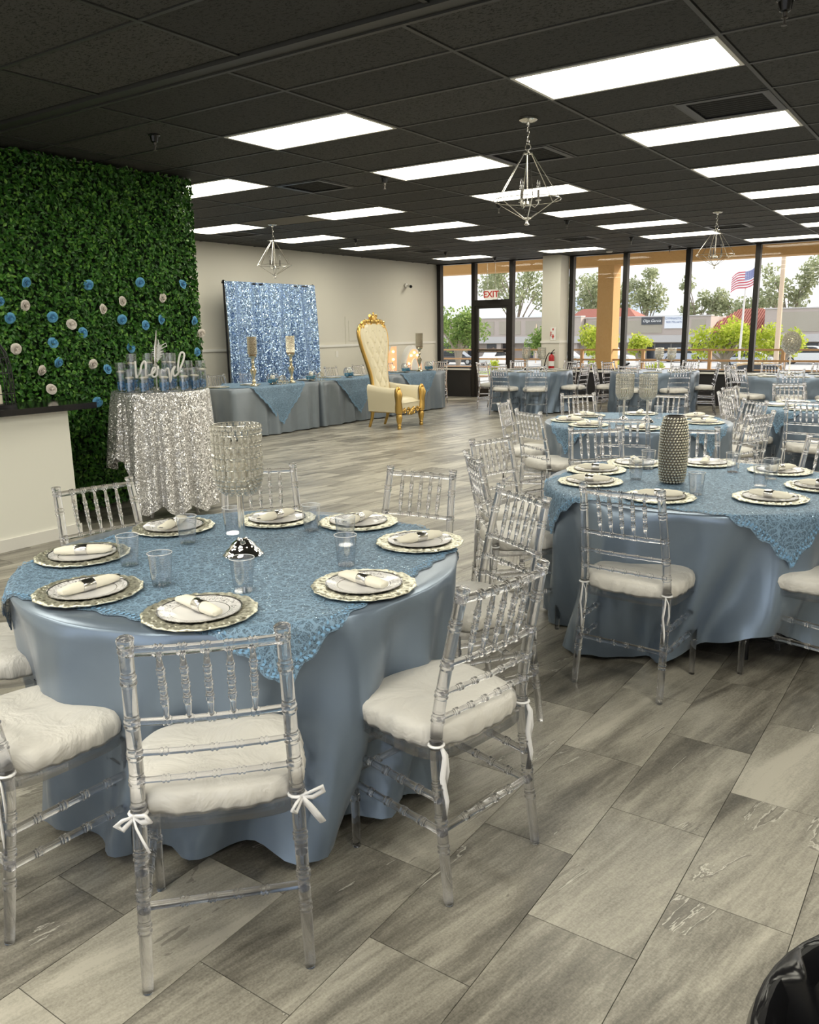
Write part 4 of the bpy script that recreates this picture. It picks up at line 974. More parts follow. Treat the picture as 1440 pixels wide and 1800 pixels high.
def napkin_parts():
    m=MB(); n=16; st=[(-.098,.006,.004),(-.094,.016,.010),(-.06,.0185,.016),(-.01,.0185,.0175),(.04,.0195,.017),(.075,.0215,.014),(.098,.023,.009),(.104,.016,.006)]
    V=[]
    for x,w,h in st:
        for j in range(n): a=2*PI*j/n; V.append((x,w*math.cos(a),.0175+h*math.sin(a)+ (.0015*math.sin(3*a+x*60))))
    m.add(V,[(i*n+j,i*n+(j+1)%n,(i+1)*n+(j+1)%n,(i+1)*n+j) for i in range(len(st)-1) for j in range(n)]+[tuple(range(n-1,-1,-1)),tuple((len(st)-1)*n+j for j in range(n))])
    nap=m.mesh('napkin',M['napkin'],True,60)
    b=MB(); prof=[(-.024,.0198),(-.022,.0206),(.016,.0206),(.018,.0198)]; V=[]
    for x,r in prof:
        for j in range(20): a=2*PI*j/20; V.append((x,r*math.cos(a),.0175+r*.95*math.sin(a)))
    b.add(V,[(i*20+j,i*20+(j+1)%20,(i+1)*20+(j+1)%20,(i+1)*20+j) for i in range(3) for j in range(20)]); band=b.mesh('napkin_band',M['silver'],True,60)
    f=MB()
    for k in range(-1,2): f.tube([(.09,k*.005,.020),(.114,k*.006,.022)],[.0022,.0012],5)
    fork=f.mesh('fork_tip',M['fork']); return nap,band,fork
NAP,BAND,FORK=napkin_parts()
CUPM=MB().lathe([(.0,.001),(.0285,.001),(.0295,.004),(.0335,.05),(.0385,.104),(.0395,.106),(.0395,.109),(.0380,.1085),(.0325,.05),(.0282,.006),(0,.006)],28)
CUPM.mi=1; CUPM.tube([(.0388*math.cos(t),.0388*math.sin(t),.1085) for t in np.linspace(0,2*PI,29)[:-1]],.0011,5,closed=True)
CUPM=CUPM.mesh('plastic_cup',[M['cup_plastic'],M['cup_rim']],True,50)
def setting(tc,x,y,na,where,tl,grp,full=True,dp=(0,0)):
    z=ZT+.0045
    o=put('charger_plate',CHM if full else CHM2,None,(x,y,z)); tag(o,f'ornate silver charger at the {where} of the {tl}','charger plate',grp+' chargers')
    o.rotation_euler=(0,0,random.uniform(0,.4))
    o=put('dinner_plate',PLM,None,(x+dp[0],y+dp[1],z+.0045)); tag(o,f'white floral dinner plate at the {where} of the {tl}','plate',grp+' plates'); o.rotation_euler=(0,0,random.uniform(0,6))
    r=empty('napkin_roll',(x+dp[0],y+dp[1],z+.0095),math.radians(na),f'ivory napkin roll at the {where} of the {tl}','napkin',grp+' napkins')
    put('napkin',NAP,r); put('napkin_band',BAND,r); put('fork_tip',FORK,r)
W8=['front centre','front left','left side','back left','back centre','back right','right side','front right']
S1=[(-1.78,1.503,170),(-2.232,1.451,88),(-2.629,1.701,43),(-2.69,2.167,-66),(-2.422,2.498,-90),(-2.088,2.634,-82),(-1.685,2.494,-113),(-1.533,1.953,170)]
for (x,y,a),w_ in zip(S1,W8): setting(T1,x,y,a,w_,'nearest table','nearest table')
C1=[(-1.829,1.722),(-2.097,1.625),(-2.385,1.719),(-2.447,2.032),(-2.411,2.234),(-2.171,2.434),(-1.908,2.327),(-1.736,2.116)]
def cup(x,y,lb,grp):
    o=put('plastic_cup',CUPM,None,(x,y,ZT+.0045)); tag(o,lb,'cup',grp)
for (x,y),w_ in zip(C1,W8): cup(x,y,f'clear plastic cup beside the {w_} plate of the nearest table','cups on the nearest table')
S2=[(-1.19,3.765,20,'front left'),(-.75,3.99,-15,'front right'),(-.60,4.40,10,'right edge'),(-.86,4.78,60,'back right'),(-1.276,4.86,-80,'back, right of the studded vase'),(-1.62,4.66,-60,'back, left of the studded vase'),(-1.73,4.33,15,'left side, further'),(-1.62,3.98,10,'left side, nearer')]
for x,y,a,w_ in S2: setting(T2,x,y,a,w_,'second table','second table')
for (x,y),w_ in zip([(-1.068,3.93),(-.859,4.307),(-.856,4.53),(-1.075,4.649),(-1.50,4.52),(-1.45,4.18)],['right of the studded vase at the front','nearer of the two on the right','further of the two on the right','behind the vase on the right','behind the vase on the left','left of the studded vase']): cup(x,y,f'clear plastic cup {w_} on the second table','cups on the second table')
S3=[(-2.90,6.62,10,'left side'),(-2.92,7.05,-30,'back left'),(-2.62,6.36,40,'front left'),(-2.17,6.36,100,'front'),(-2.56,7.42,-80,'back'),(-2.05,7.36,60,'back right'),(-1.86,6.95,0,'right side')]
for x,y,a,w_ in S3: setting(T3,x,y,a,w_,'third table','third table',False)
for (x,y),w_ in zip([(-2.55,6.95),(-2.05,6.75),(-2.3,7.15)],['left','right','back']): cup(x,y,f'clear plastic cup at the {w_} of the third table','cups on the third table')
for tc,tl in ((T4,'exit door table'),(T5,'middle window table'),(T6,'right edge table'),(T7,'right window table')):
    for k in range(8):
        a=2*PI*(k+.35)/8; rel=(math.degrees(a)-math.degrees(math.atan2(tc[1],tc[0])))%360; dn=['back','back left','left side','front left','front','front right','right side','back right'][int((rel+22.5)//45)%8]; o=put('charger_plate',CHM2,None,(tc[0]+.56*math.cos(a),tc[1]+.56*math.sin(a),ZT+(.0045 if tc is T6 else .001))); tag(o,f'silver charger plate at the {dn} of the {tl}','charger plate',f'chargers on the {tl}')
        o=put('dinner_plate',PLM,None,(tc[0]+.56*math.cos(a),tc[1]+.56*math.sin(a),ZT+(.009 if tc is T6 else .0055))); tag(o,f'white dinner plate at the {dn} of the {tl}','plate',f'plates on the {tl}')
# ---- centrepieces
def goblet(x,y,scale,label,zb=None,beads=True,sh=1.0):
    r=empty('crystal_candle_holder',(x,y,ZT+.0045 if zb is None else zb),0,label,'candle holder'); r.scale=(scale,)*3
    MB().lathe([(0,0),(.072,0),(.073,.006),(.066,.012),(.062,.020),(.060,.022),(.050,.030),(.044,.040),(.043,.042),(.030,.054),(.020,.060),(.018,.066),(.0,.066)],32).obj('base',M['chrome'],r)
    MB().tube([(0,0,.064),(0,0,.225)],.0115,14).obj('stem',M['chrome'],r)
    prof=[(.020,.222),(.045,.232),(.066,.255),(.076,.285),(.078,.33),(.078,.40),(.079,.475)]
    w=MB()
    def rz(z):
        for (a,b),(c,d) in zip(prof,prof[1:]):
            if b<=z<=d: return a+(c-a)*(z-b)/(d-b)
        return prof[-1][0]
    for z in (.475,.44,.40,.36,.32,.285,.255,.235): w.tube([(rz(z)*math.cos(t),rz(z)*math.sin(t),z) for t in np.linspace(0,2*PI,25)[:-1]],.0015,4,closed=True)
    for k in range(14): 
        t=2*PI*k/14; w.tube([(a*math.cos(t),a*math.sin(t),b) for a,b in prof],.0014,4)
    w.obj('wire_frame',M['nickel'],r)
    b=MB(); rows=[(.466,24,0),(.450,24,0),(.428,22,1),(.408,24,0),(.388,22,1),(.368,24,0),(.348,22,1),(.328,24,0),(.308,22,1),(.290,24,0),(.273,24,0),(.258,20,0),(.246,17,0),(.236,12,0)]
    for i,(z,k,td) in enumerate(rows):
        for j in range(k):
            t=2*PI*(j+.5*(i%2))/k; R_=rz(z)+.004; c=(R_*math.cos(t),R_*math.sin(t),z)
            if td: b.ball((c[0],c[1],c[2]),.0095,6,5,(.85,.85,1.7))
            else: b.ball(c,.0088,6,5)
    b.obj('crystal_beads',M['crystal'],r,kind='stuff',angle=20)
    MB().lathe([(0,.25),(.034,.25),(.036,.255),(.036,.33),(.03,.335),(0,.332)],20).obj('candle',M['cream_candle'],r)
    return r
goblet(T1[0],T1[1],1.0,'tall crystal beaded candle holder on a chrome stem on the nearest table')
goblet(-2.45,6.70,.85,'crystal candle holder on the third table, left of the pair')
goblet(-2.28,6.78,.84,'crystal candle holder on the third table, right of the pair')
goblet(T4[0]-.1,T4[1],.9,'slim candle holder on the exit door table, left of the pair'); goblet(T4[0]+.2,T4[1]+.05,.9,'slim candle holder on the exit door table, right of the pair')
goblet(T5[0]+.05,T5[1]+.1,.85,'slim candle holder on the middle window table, left of the pair'); goblet(T5[0]+.3,T5[1],.85,'slim candle holder on the middle window table, right of the pair')
# studded vase
vs=empty('studded_vase',(-1.262,4.185,ZT+.0045),0,'tall silver vase covered with round studs on the second table','vase')
vp=[(.045,0),(.056,.01),(.062,.04),(.066,.10),(.067,.17),(.065,.24),(.060,.30),(.052,.335),(.046,.345)]
MB().lathe([(0,0)]+vp+[(.042,.345),(.045,.32),(.05,.2),(0,.05)],32).obj('body',M['candle_sleeve'],vs)
sb=MB()
def vr(z):
    for (a,b),(c,d) in zip(vp,vp[1:]):
        if b<=z<=d: return a+(c-a)*(z-b)/(d-b)
    return vp[-1][0]
for i in range(24):
    z=.012+i*.0139; R_=vr(z); k=int(2*PI*R_/.0152)
    for j in range(k):
        t=2*PI*(j+.5*(i%2))/k; sb.ball(((R_+.001)*math.cos(t),(R_+.001)*math.sin(t),z),.0065,6,5)
sb.obj('studs',M['bead_pale'],vs,kind='stuff',angle=30)
# crystal ball topiary on the right window table
tp=empty('crystal_topiary',(-2.52,14.1,ZT+.001),0,'crystal ball on a slender stem on the right window table','centrepiece')
MB().lathe([(0,0),(.10,0),(.10,.01),(.03,.03),(.012,.06),(.01,.42)],16).obj('stem',M['nickel'],tp); q=MB()
for k in range(120):
    z=1-2*(k+.5)/120; a=k*2.39996; s_=math.sqrt(1-z*z); q.ball((.125*s_*math.cos(a),.125*s_*math.sin(a),.50+.16*z),.024,6,4)
q.obj('crystal_beads',M['crystal'],tp,kind='stuff',angle=20)
MB().ball((0,0,.50),.09,12,8).obj('core',M['bead_pale'],tp)

# ================================================================== greenery wall
gw=empty('greenery_wall',(XP,4.2,0),0,'dense artificial boxwood greenery wall with roses pinned on','greenery wall')
YA,YB=2.3,YP
MB().box(.0,.05,YA-4.2,YB-4.2,.02,2.985).obj('backing',M['boxwood_base'],gw,smooth=False)
def leaves(n,yr,zr,xr,seed,side=False):
    rng=np.random.default_rng(seed); y=rng.uniform(yr[0],yr[1],n); z=rng.uniform(zr[0],zr[1],n)
    lump=.03*np.sin(y*9+np.sin(z*7)*2)*np.sin(z*11+1)+.02*np.sin(y*31)*np.sin(z*27)
    x=rng.uniform(xr[0],xr[1],n)+lump*(0 if side else 1)
    c=np.stack([x,y,z],1); nrm=np.stack([np.full(n,1.0),rng.normal(0,.55,n),rng.normal(.25,.55,n)],1)
    if side: nrm=np.stack([rng.normal(.3,.5,n),np.full(n,1.0),rng.normal(.2,.5,n)],1)
    nrm/=np.linalg.norm(nrm,axis=1)[:,None]
    t=np.cross(nrm,rng.normal(size=(n,3))); t/=np.linalg.norm(t,axis=1)[:,None]; b=np.cross(nrm,t)
    L=(.013+.009*rng.random(n))[:,None]; w=L*.62
    V=np.stack([c-t*L,c-t*L*.2+b*w+nrm*L*.28,c+t*L*.6+b*w*.6+nrm*L*.2,c+t*L*1.05,c+t*L*.6-b*w*.6+nrm*L*.2,c-t*L*.2-b*w+nrm*L*.28],1).reshape(-1,3)
    i=np.arange(n)[:,None]*6; F=np.concatenate([i+np.array([[0,3,2,1]]),i+np.array([[0,5,4,3]])]); return V,F
V1,F1=leaves(47000,(YA-4.2,YB-4.2),(.03,2.99),(.05,.17),3)
V2,F2=leaves(4200,(YB-4.2,YB-4.2+.035),(.03,2.99),(-.02,.14),4,True)
me=bpy.data.meshes.new('leaves'); me.from_pydata(np.concatenate([V1,V2]).tolist(),[],np.concatenate([F1,F2+len(V1)]).tolist()); me.materials.append(M['boxwood_leaf']); o=put('leaves',me,gw); o['kind']='stuff'
# roses
def rose_me(mat,seed):
    rng=random.Random(seed); m=MB()
    for layer,(k,r,h,tl) in enumerate(((5,.030,.012,.9),(5,.024,.020,.55),(4,.017,.026,.3),(3,.010,.030,.15))):
        for j in range(k):
            a0=2*PI*j/k+layer*.6+rng.uniform(-.1,.1)
            def f(u,v,a0=a0,r=r,h=h,tl=tl,k=k):
                a=a0+(u-.5)*2*PI/k*1.35; rr=r*(.35+.65*v**.8)*(1+tl*.25*v*v); z=h*(.2+.8*v)-tl*.012*v*v*v+.002*math.cos((u-.5)*6)
                return (z,rr*math.cos(a),rr*math.sin(a))
            m.grid(6,5,f)
    m.ball((.016,0,0),.010,8,6,(1.3,1,1))
    return m.mesh('petals',M[mat],True,180)
RB,RW=[rose_me('rose_blue',k) for k in (1,2)],[rose_me('rose_white',k) for k in (3,4)]
ROSES=[(3.91,1.97,'b'),(4.48,1.97,'b'),(5.02,2.01,'b'),(5.51,2.01,'b'),(3.67,1.82,'b'),(3.88,1.79,'w'),(4.6,1.77,'w'),(4.81,1.84,'w'),(5.26,1.88,'w'),(3.74,1.69,'b'),(4.11,1.7,'b'),(4.28,1.64,'w'),(4.79,1.68,'b'),(5.22,1.68,'b'),(5.04,1.63,'b'),(5.62,1.67,'b'),(4.38,1.57,'b'),(5.70,1.55,'w'),(4.09,1.49,'b'),(3.76,1.45,'w'),(4.86,1.43,'b'),(4.12,1.33,'b'),(5.63,1.37,'b'),(3.96,1.27,'w'),(4.45,1.3,'w'),(4.59,1.25,'b'),(4.03,1.11,'w'),(4.46,.97,'b')]
RL=['topmost left','topmost second from left','topmost third from left','topmost right','at the left picture edge, upper','upper left','above the vases, left of two','above the vases, right of two','upper right near the partition end','at the left edge, second down','left, above the lone white one','centre left, beside the blue pair','centre, below the two white ones','right of centre, above the plume','just above the plume tip','right, near the partition end','centre left, third row','at the very right edge of the greenery','left, fourth row','far left, alone at mid height','above the tall vases','left, above the white one over the counter','right edge, lowest','low left, above the counter','just left of the vase table','touching the vases on the left','directly above the counter top','lowest, beside the silver cloth']
for i,((y,z,c),lb) in enumerate(zip(ROSES,RL)):
    r=empty('foam_rose',(XP+.17,y,z),0,('blue' if c=='b' else 'white')+' foam rose on the greenery wall, '+lb,'rose','roses on the greenery wall')
    r.rotation_euler=(random.uniform(0,6),random.uniform(-.35,.35),random.uniform(-.3,.5)); r.scale=(1.25,)*3
    put('petals',(RB if c=='b' else RW)[i%2],r); 
# ================================================================== counter with lantern
co=empty('counter',(-5.80,3.75,0),0,'white bar counter with a black top in front of the greenery','counter')
MB().box(-.48,.0,-7.0,0,0,.99).obj('body',M['counter_white'],co,smooth=False); MB().box(-.53,.09,-7.0,.20,.99,1.035).obj('counter_top',M['black_counter'],co,smooth=False)
MB().box(-.48,.015,-7.0,.015,0,.09).obj('baseboard',M['white_trim'],co,smooth=False)
la=empty('wire_lantern',(-6.03,3.33,1.035),0,'black wire lantern with a candle on the counter at the left edge','lantern')
MB().lathe([(0,0),(.135,0),(.135,.02),(.12,.025),(0,.025)],24).obj('base',M['black_metal'],la)
w=MB()
for k in range(16):
    t=2*PI*k/16; w.tube([(r_*math.cos(t),r_*math.sin(t),z) for r_,z in ((.125,.02),(.128,.18),(.122,.30),(.10,.40),(.06,.47),(.01,.50))],.0035,5)
for z,r_ in ((.1,.127),(.25,.126),(.36,.11)): w.tube([(r_*math.cos(t),r_*math.sin(t),z) for t in np.linspace(0,2*PI,25)[:-1]],.0035,5,closed=True)
w.obj('wires',M['black_metal'],la); MB().tube([(.03*math.cos(t),0,.52+.03*math.sin(t)) for t in np.linspace(0,2*PI,17)[:-1]],.004,5,closed=True).obj('ring',M['black_metal'],la)
MB().lathe([(0,.025),(.04,.025),(.04,.16),(.036,.165),(0,.16)],16).obj('candle',M['cream_candle'],la)
# ================================================================== silver table with floating candles
SX,SY,SZ=-5.86,4.70,1.078
st=empty('cocktail_table',(SX,SY,0),0,'tall round table under the silver sequin cloth','table')
MB().lathe([(0,SZ-.03),(.39,SZ-.03),(.395,SZ-.025),(.395,SZ-.006),(0,SZ-.006)],40).obj('table_top',M['wood_table'],st)
for a in (.3,1.87,3.44,5.01): MB().tube([(.28*math.cos(a),.28*math.sin(a),0),(.05*math.cos(a+PI),.05*math.sin(a+PI),SZ-.03)],.014,8).obj('leg',M['grey_side'],st)
HT=[(-180,.40),(-120,.45),(-92,.40),(-78,.46),(-70,.64),(-60,.58),(-48,.45),(-38,.14),(-25,.05),(-8,.13),(8,.04),(25,.12),(40,.05),(60,.10),(90,.22),(130,.4),(180,.4)]
def shem(t):
    rel=(360*t+38.8+180)%360-180
    return float(np.interp(rel,[p for p,_ in HT],[q for _,q in HT]))
drape(circ(.402),SZ,shem,.050,17,M['sequin_silver'],'sequin_tablecloth',(SX,SY,0),'glittering silver sequin cloth with a pointed uneven hem','table linen',21,rows=22,flare=.045,sharp=.8)
def vase_me(h,fill,water,r=.043):
    V=MB().lathe([(0,.001),(r,.001),(r,h),(r-.003,h),(r-.003,.006),(0,.006)],24).mesh('glass',M['cup_plastic'],True,50)
    K=MB(); rng=random.Random(int(h*1000))
    for k in range(70):
        a=rng.uniform(0,6.28); q=(r-.011)*math.sqrt(rng.random()); K.ball((q*math.cos(a),q*math.sin(a),rng.uniform(.014,fill)),rng.uniform(.007,.011),5,4)
    K=K.mesh('blue_rocks',M['blue_rocks'],True,20)
    Wt=MB().lathe([(0,fill),(r-.004,fill),(r-.004,water),(0,water)],20).mesh('water',M['water_vase'],True,50)
    C=MB().lathe([(0,water-.012),(.025,water-.012),(r-.006,water+.002),(r-.008,water+.010),(.02,water+.014),(0,water+.014)],18).mesh('floating_candle',M['cream_candle'],True,50)
    return V,K,Wt,C
VS,VMm,VT=vase_me(.19,.075,.115),vase_me(.24,.08,.16),vase_me(.31,.09,.225)
fwd=Vector((-SX,-SY,0)).normalized(); lat=Vector((-fwd.y,fwd.x,0))   # towards viewer / to the viewer's right
def vase(l,d,V,lb):
    p=Vector((SX,SY,0))-lat*(-l)*1.0+fwd*d if False else Vector((SX,SY,0))+lat*l+fwd*d
    r=empty('cylinder_vase',(p.x,p.y,SZ+.001),0,lb,'vase','glass cylinder vases with floating candles')
    for nm,me in zip(('glass','blue_rocks','water','floating_candle'),V): o=put(nm,me,r); 
    r.children[1]['kind']='stuff' if len(r.children)>1 else 0
for l,d,V,lb in [(-.24,.25,VS,'short glass vase with floating candle at the front left of the sequin table'),(-.13,.31,VS,'short glass vase with floating candle, second from left at the front'),(.03,.335,VS,'short glass vase with floating candle in front under the script sign'),(.19,.27,VS,'short glass vase with floating candle, fourth from left at the front'),(.28,.17,VS,'short glass vase with floating candle at the front right'),
  (-.31,.10,VMm,'medium glass vase with floating candle at the left rim'),(.345,.04,VMm,'medium glass vase with floating candle at the right rim'),(-.22,.02,VT,'tall glass vase with floating candle at the back left'),(-.09,-.04,VT,'tall glass vase with floating candle, second from left at the back'),(.06,-.05,VT,'tall glass vase with floating candle behind the plume stand'),(.10,.06,VT,'tall glass vase with floating candle in the middle'),(.24,-.05,VMm,'medium glass vase with floating candle behind the last letter')]: vase(l,d,V,lb)
# plume pen on a small crystal stand
pn=empty('plume_stand',(SX+lat.x*-.03+fwd.x*.21,SY+lat.y*-.03+fwd.y*.21,SZ+.001),0,'white plume with a ribbon on a small crystal stand among the vases','plume stand')
MB().lathe([(0,0),(.03,0),(.03,.008),(.01,.02),(.008,.20),(.018,.21),(.018,.225),(0,.225)],14).obj('stand',M['crystal'],pn)
MB().tube([(0,0,.22),(lat.x*.012,lat.y*.012,.36),(lat.x*.03,lat.y*.03,.50)],[.011,.012,.002],8).obj('quill',M['silver'],pn)
pm_=MB()
for k in range(60):
    s_=k/60; b_=Vector((0,0,.24+.16*s_))+lat*(.02+.02*s_); sg=1 if k%3 else -1; e=b_+lat*sg*(.05*math.sin(PI*min(1,s_+.15)))+Vector((0,0,.02+.02*random.random()))+fwd*random.uniform(-.02,.02); pm_.tube([b_,(b_+e)/2+Vector((0,0,.008)),e],[.003,.003,.0006],4)
pm_.obj('feather',M['plume'],pn)
MB().tube([Vector((0,0,.33))+lat*.02,Vector((0,0,.38))+lat*.07,Vector((0,0,.395))+lat*.10,Vector((0,0,.37))+lat*.105,Vector((0,0,.35))+lat*.06],[.004,.011,.012,.011,.004],6,squash=.3).obj('ribbon',M['ribbon'],pn)
# white script lettering cut out of board, standing in front of the vases
sg=empty('script_sign',(SX+fwd.x*.28,SY+fwd.y*.28,SZ+.001),math.atan2(lat.y,lat.x),'white cut-out script name sign standing among the vases','sign')
def stroke(m,pts,r=.0085):
    P=[Vector((a,0,b)) for a,b in pts]; Q=[]
    for i in range(len(P)-1):
        p0,p1,p2,p3=P[max(0,i-1)],P[i],P[i+1],P[min(len(P)-1,i+2)]
        for k in range(6):
            t=k/6; Q.append(.5*((2*p1)+(p2-p0)*t+(2*p0-5*p1+4*p2-p3)*t*t+(3*p1-p0-3*p2+p3)*t**3))
    Q.append(P[-1]); m.tube(Q,r,7)
k_=.00052*11.08/11.08; 
def zz(px,py): return ((px-720)*.000475,(905-py)*.000475)
ms=MB(); 
stroke(ms,[zz(330,370),zz(328,520),zz(330,660)])
stroke(ms,[zz(330,660),zz(395,560),zz(430,440),zz(480,375),zz(500,430),zz(490,600),zz(488,800)])
stroke(ms,[zz(488,800),zz(500,640),zz(590,600),zz(650,530),zz(650,490),zz(615,505),zz(585,600),zz(620,650),zz(680,610),zz(700,460),zz(710,560),zz(725,640)])
stroke(ms,[zz(725,640),zz(760,530),zz(800,560),zz(840,520),zz(870,520),zz(880,650),zz(880,740),zz(900,700),zz(930,560),zz(990,470)])
stroke(ms,[zz(990,470),zz(950,560),zz(960,640),zz(1020,610),zz(1080,500),zz(1150,330),zz(1150,250),zz(1100,250),zz(1060,360),zz(1035,520),zz(1050,570),zz(1110,560)])
ms.obj('lettering',M['white_gloss'],sg); MB().bar((-.11,0,0),(-.11,0,.06),.007).bar((.18,0,0),(.18,0,.10),.007).obj('peg',M['white_gloss'],sg)
# ================================================================== head table along the wall
HX0,HX1=-9.68,-8.92; ZH=.745
SEG=[(8.38,10.36),(10.36,12.28),(12.28,14.22)]; NM=['left','middle','right']
for k,((a,b),nm) in enumerate(zip(SEG,NM)):
    cy=(a+b)/2; hx,hy=(HX1-HX0)/2,(b-a)/2-.012
    r=empty('banquet_table',((HX0+HX1)/2,cy,0),0,f'rectangular banquet table, {nm} of the head table row','table','head tables')
    MB().box(-hx+.01,hx-.01,-hy+.01,hy-.01,.70,.738).obj('table_top',M['wood_table'],r,smooth=False); lm=MB().tube([(0,0,0),(0,0,.70)],.016,8).mesh('leg',M['black_metal'])
    for sx in (-1,1):
        for sy in (-1,1): put('leg',lm,r,(sx*.28,sy*(hy-.15),0))
    hn=smooth_noise(40+k); drape(rrect(hx,hy,.05),ZH,lambda t,hn=hn:.012+.02*abs(hn(t)),.06,15,M['satin_grey'],'tablecloth',((HX0+HX1)/2,cy,0),f'grey blue satin cloth on the {nm} head table','head table cloths',30+k,rows=12,flare=.015)
for (yc,nm,k) in ((9.38,'left',1),(11.32,'middle',2),(13.24,'right',3)):
    overlay(((HX0+HX1)/2,yc),PI/4,.655,(.06,0),f'sequined blue lace overlay with a pointed drop on the {nm} head table',50+k,ztop=ZH,rect=.39,grp='head table overlays')
for (y,lb) in ((9.12,'leftmost behind the head table'),(9.80,'second behind the head table, beside a tall candle stand'),(11.92,'behind the head table left of the throne'),(12.75,'behind the head table just left of the throne back'),(13.72,'behind the head table just right of the throne'),(14.95,'at the far end of the head table by the window')):
    if y<14.5: chair(-9.98,y,0,'clear chair '+lb,'chairs at the head table',None)
    else: chair(-9.45,14.82,-90,'clear chair '+lb,'chairs at the head table',None)
chair(-9.35,7.80,90,'clear chair at the near end of the head table beside the greenery','chairs at the head table',None)
for k,od in enumerate(['first','second','third','fourth','fifth','sixth','seventh','eighth','ninth']):
    y=8.62+k*.66
    o=put('charger_plate',CHM2,None,(-9.42,y,ZH+.005)); tag(o,f'charger plate along the head table, {od} from the left','charger plate','head table chargers')
    o=put('dinner_plate',PLM,None,(-9.42,y,ZH+.0095)); tag(o,f'white dinner plate along the head table, {od} from the left','plate','head table plates')
def tall_stand(y,label,bowl):
    r=empty('candle_stand',(-9.12,y,ZH+.005),0,label,'candle stand')
    MB().lathe([(0,0),(.065,0),(.066,.012),(.05,.022),(.03,.035),(.022,.05),(.036,.065),(.02,.085),(.016,.12),(.030,.16),(.046,.215),(.048,.24),(.03,.262),(.02,.275),(.034,.29),(.018,.305),(.018,.33),(.03,.345),(.02,.36),(.02,.40),(.034,.42),(.055,.435),(.065,.45),(.062,.455),(0,.455)],24).obj('stand',M['champagne_gold'],r)
    MB().lathe([(0,.456),(.055,.456),(.062,.50),(.066,.54),(.066,.735),(.063,.735),(.063,.54),(.05,.46)] if bowl else [(0,.456),(.062,.456),(.065,.47),(.065,.735),(.062,.735),(.062,.47),(.05,.46)],24).obj('shade',M['wood_table'],r)
    s=MB()
    for i in range(16):
        z=.485+i*.0162
        for j in range(24): t=2*PI*(j+.5*(i%2))/24; s.ball((.067*math.cos(t),.067*math.sin(t),z),.0075,5,4)
    s.obj('studs',M['bead_pale'],r,kind='stuff',angle=20)
tall_stand(9.06,'tall candle stand with beaded shade, leftmost on the head table',True); tall_stand(9.90,'tall candle stand with beaded shade, second on the head table',False); tall_stand(13.57,'tall candle stand with beaded shade right of the throne',False)
BOWL=MB().lathe([(0,.0),(.04,.0),(.07,.02),(.092,.06),(.098,.10),(.088,.145),(.065,.175),(.062,.175),(.085,.143),(.094,.10),(.088,.062),(.06,.022),(0,.006)],24).mesh('bowl',M['cup_plastic'],True,60)
BF=MB()
rg=random.Random(5)
for k in range(60):
    a=rg.uniform(0,6.28); q=.075*math.sqrt(rg.random()); BF.ball((q*math.cos(a),q*math.sin(a),.055+rg.uniform(-.02,.03)),rg.uniform(.012,.02),5,4,(1,1,.6))
BF=BF.mesh('blue_petals',M['blue_flower'],True,30); BC=MB().lathe([(0,.08),(.032,.08),(.034,.085),(.034,.135),(.03,.14),(0,.138)],16).mesh('candle',M['cream_candle'],True,50); BS=MB().tube([(.05*math.cos(t),.05*math.sin(t),.012) for t in np.linspace(0,2*PI,17)[:-1]],.006,5,closed=True).mesh('stand_ring',M['champagne_gold'])
for y,lb in ((9.50,'between the two tall candle stands'),(10.40,'right of the second candle stand'),(11.40,'left of the throne'),(13.15,'just right of the throne'),(13.95,'at the window end')):
    r=empty('candle_bowl',(-9.15,y,ZH+.005),0,'glass candle bowl with blue petals on the head table, '+lb,'bowl','candle bowls')
    for nm,me in (('bowl',BOWL),('blue_petals',BF),('candle',BC),('stand_ring',BS)): o=put(nm,me,r); 
for y,x,lb in ((9.55,-8.99,'small gold wire carriage ornament on the head table, left one'),(10.45,-8.99,'small wire carriage ornament on the head table, right one')):
    r=empty('wire_ornament',(x,y,ZH+.006),0,lb,'ornament'); m=MB()
    for s_ in (-1,1):
        for dy,rr in ((-.07,.035),(.06,.028)): m.tube([(s_*.03,dy+rr*math.cos(t),rr+rr*math.sin(t)) for t in np.linspace(0,2*PI,17)[:-1]],.003,4,closed=True)
    m.obj('wheels',M['champagne_gold'],r); m=MB()
    for k in range(8): t=PI*k/8; m.tube([(.05*math.cos(t)*math.sin(q),.055*math.sin(t)*math.sin(q)*1.0,.09+.05*math.cos(q)) for q in np.linspace(0,2*PI,17)[:-1]],.0022,4,closed=True)
    m.tube([(0,.05,.06),(0,.10,.05),(0,.13,.07)],.003,4); m.obj('cage',M['champagne_gold'],r)
# sequin backdrop on a pipe frame
bd=empty('backdrop_stand',(-10.32,10.78,0),0,'black pipe stand holding the blue sequin backdrop','backdrop stand')
for s_ in (-1,1):
    MB().tube([(0,s_*1.09,.0),(0,s_*1.09,2.36)],.016,8).obj('upright',M['black_metal'],bd)
    for a in (0,2.1,4.2): MB().tube([(0,s_*1.09,.30),(.28*math.cos(a)*.6,s_*1.09+.28*math.sin(a),0.012)],.009,6).obj('foot',M['black_metal'],bd)
    MB().ball((0,s_*1.09,2.36),.028).obj('clamp',M['black_plastic'],bd)
MB().tube([(0,-1.12,2.345),(0,1.12,2.345)],.016,8).obj('crossbar',M['black_metal'],bd)
def cur(u,v):
    y=-1.10+2.2*u; z=2.37-2.32*v; a=.008+.06*min(1,v*1.5+.15); w=u*60+1.6*math.sin(u*17)+.9*math.sin(v*3+u*9)
    return (.03+a*math.sin(w)+.015*math.sin(u*13+v*4), y*(1+.035*v)+.01*math.sin(w*.5), z)
MB().grid(190,26,cur).obj('sequin_backdrop',M['sequin_blue'],None,(-10.32,10.78,0),angle=180,label='shimmering blue sequin backdrop curtain behind the head table',cat='curtain')
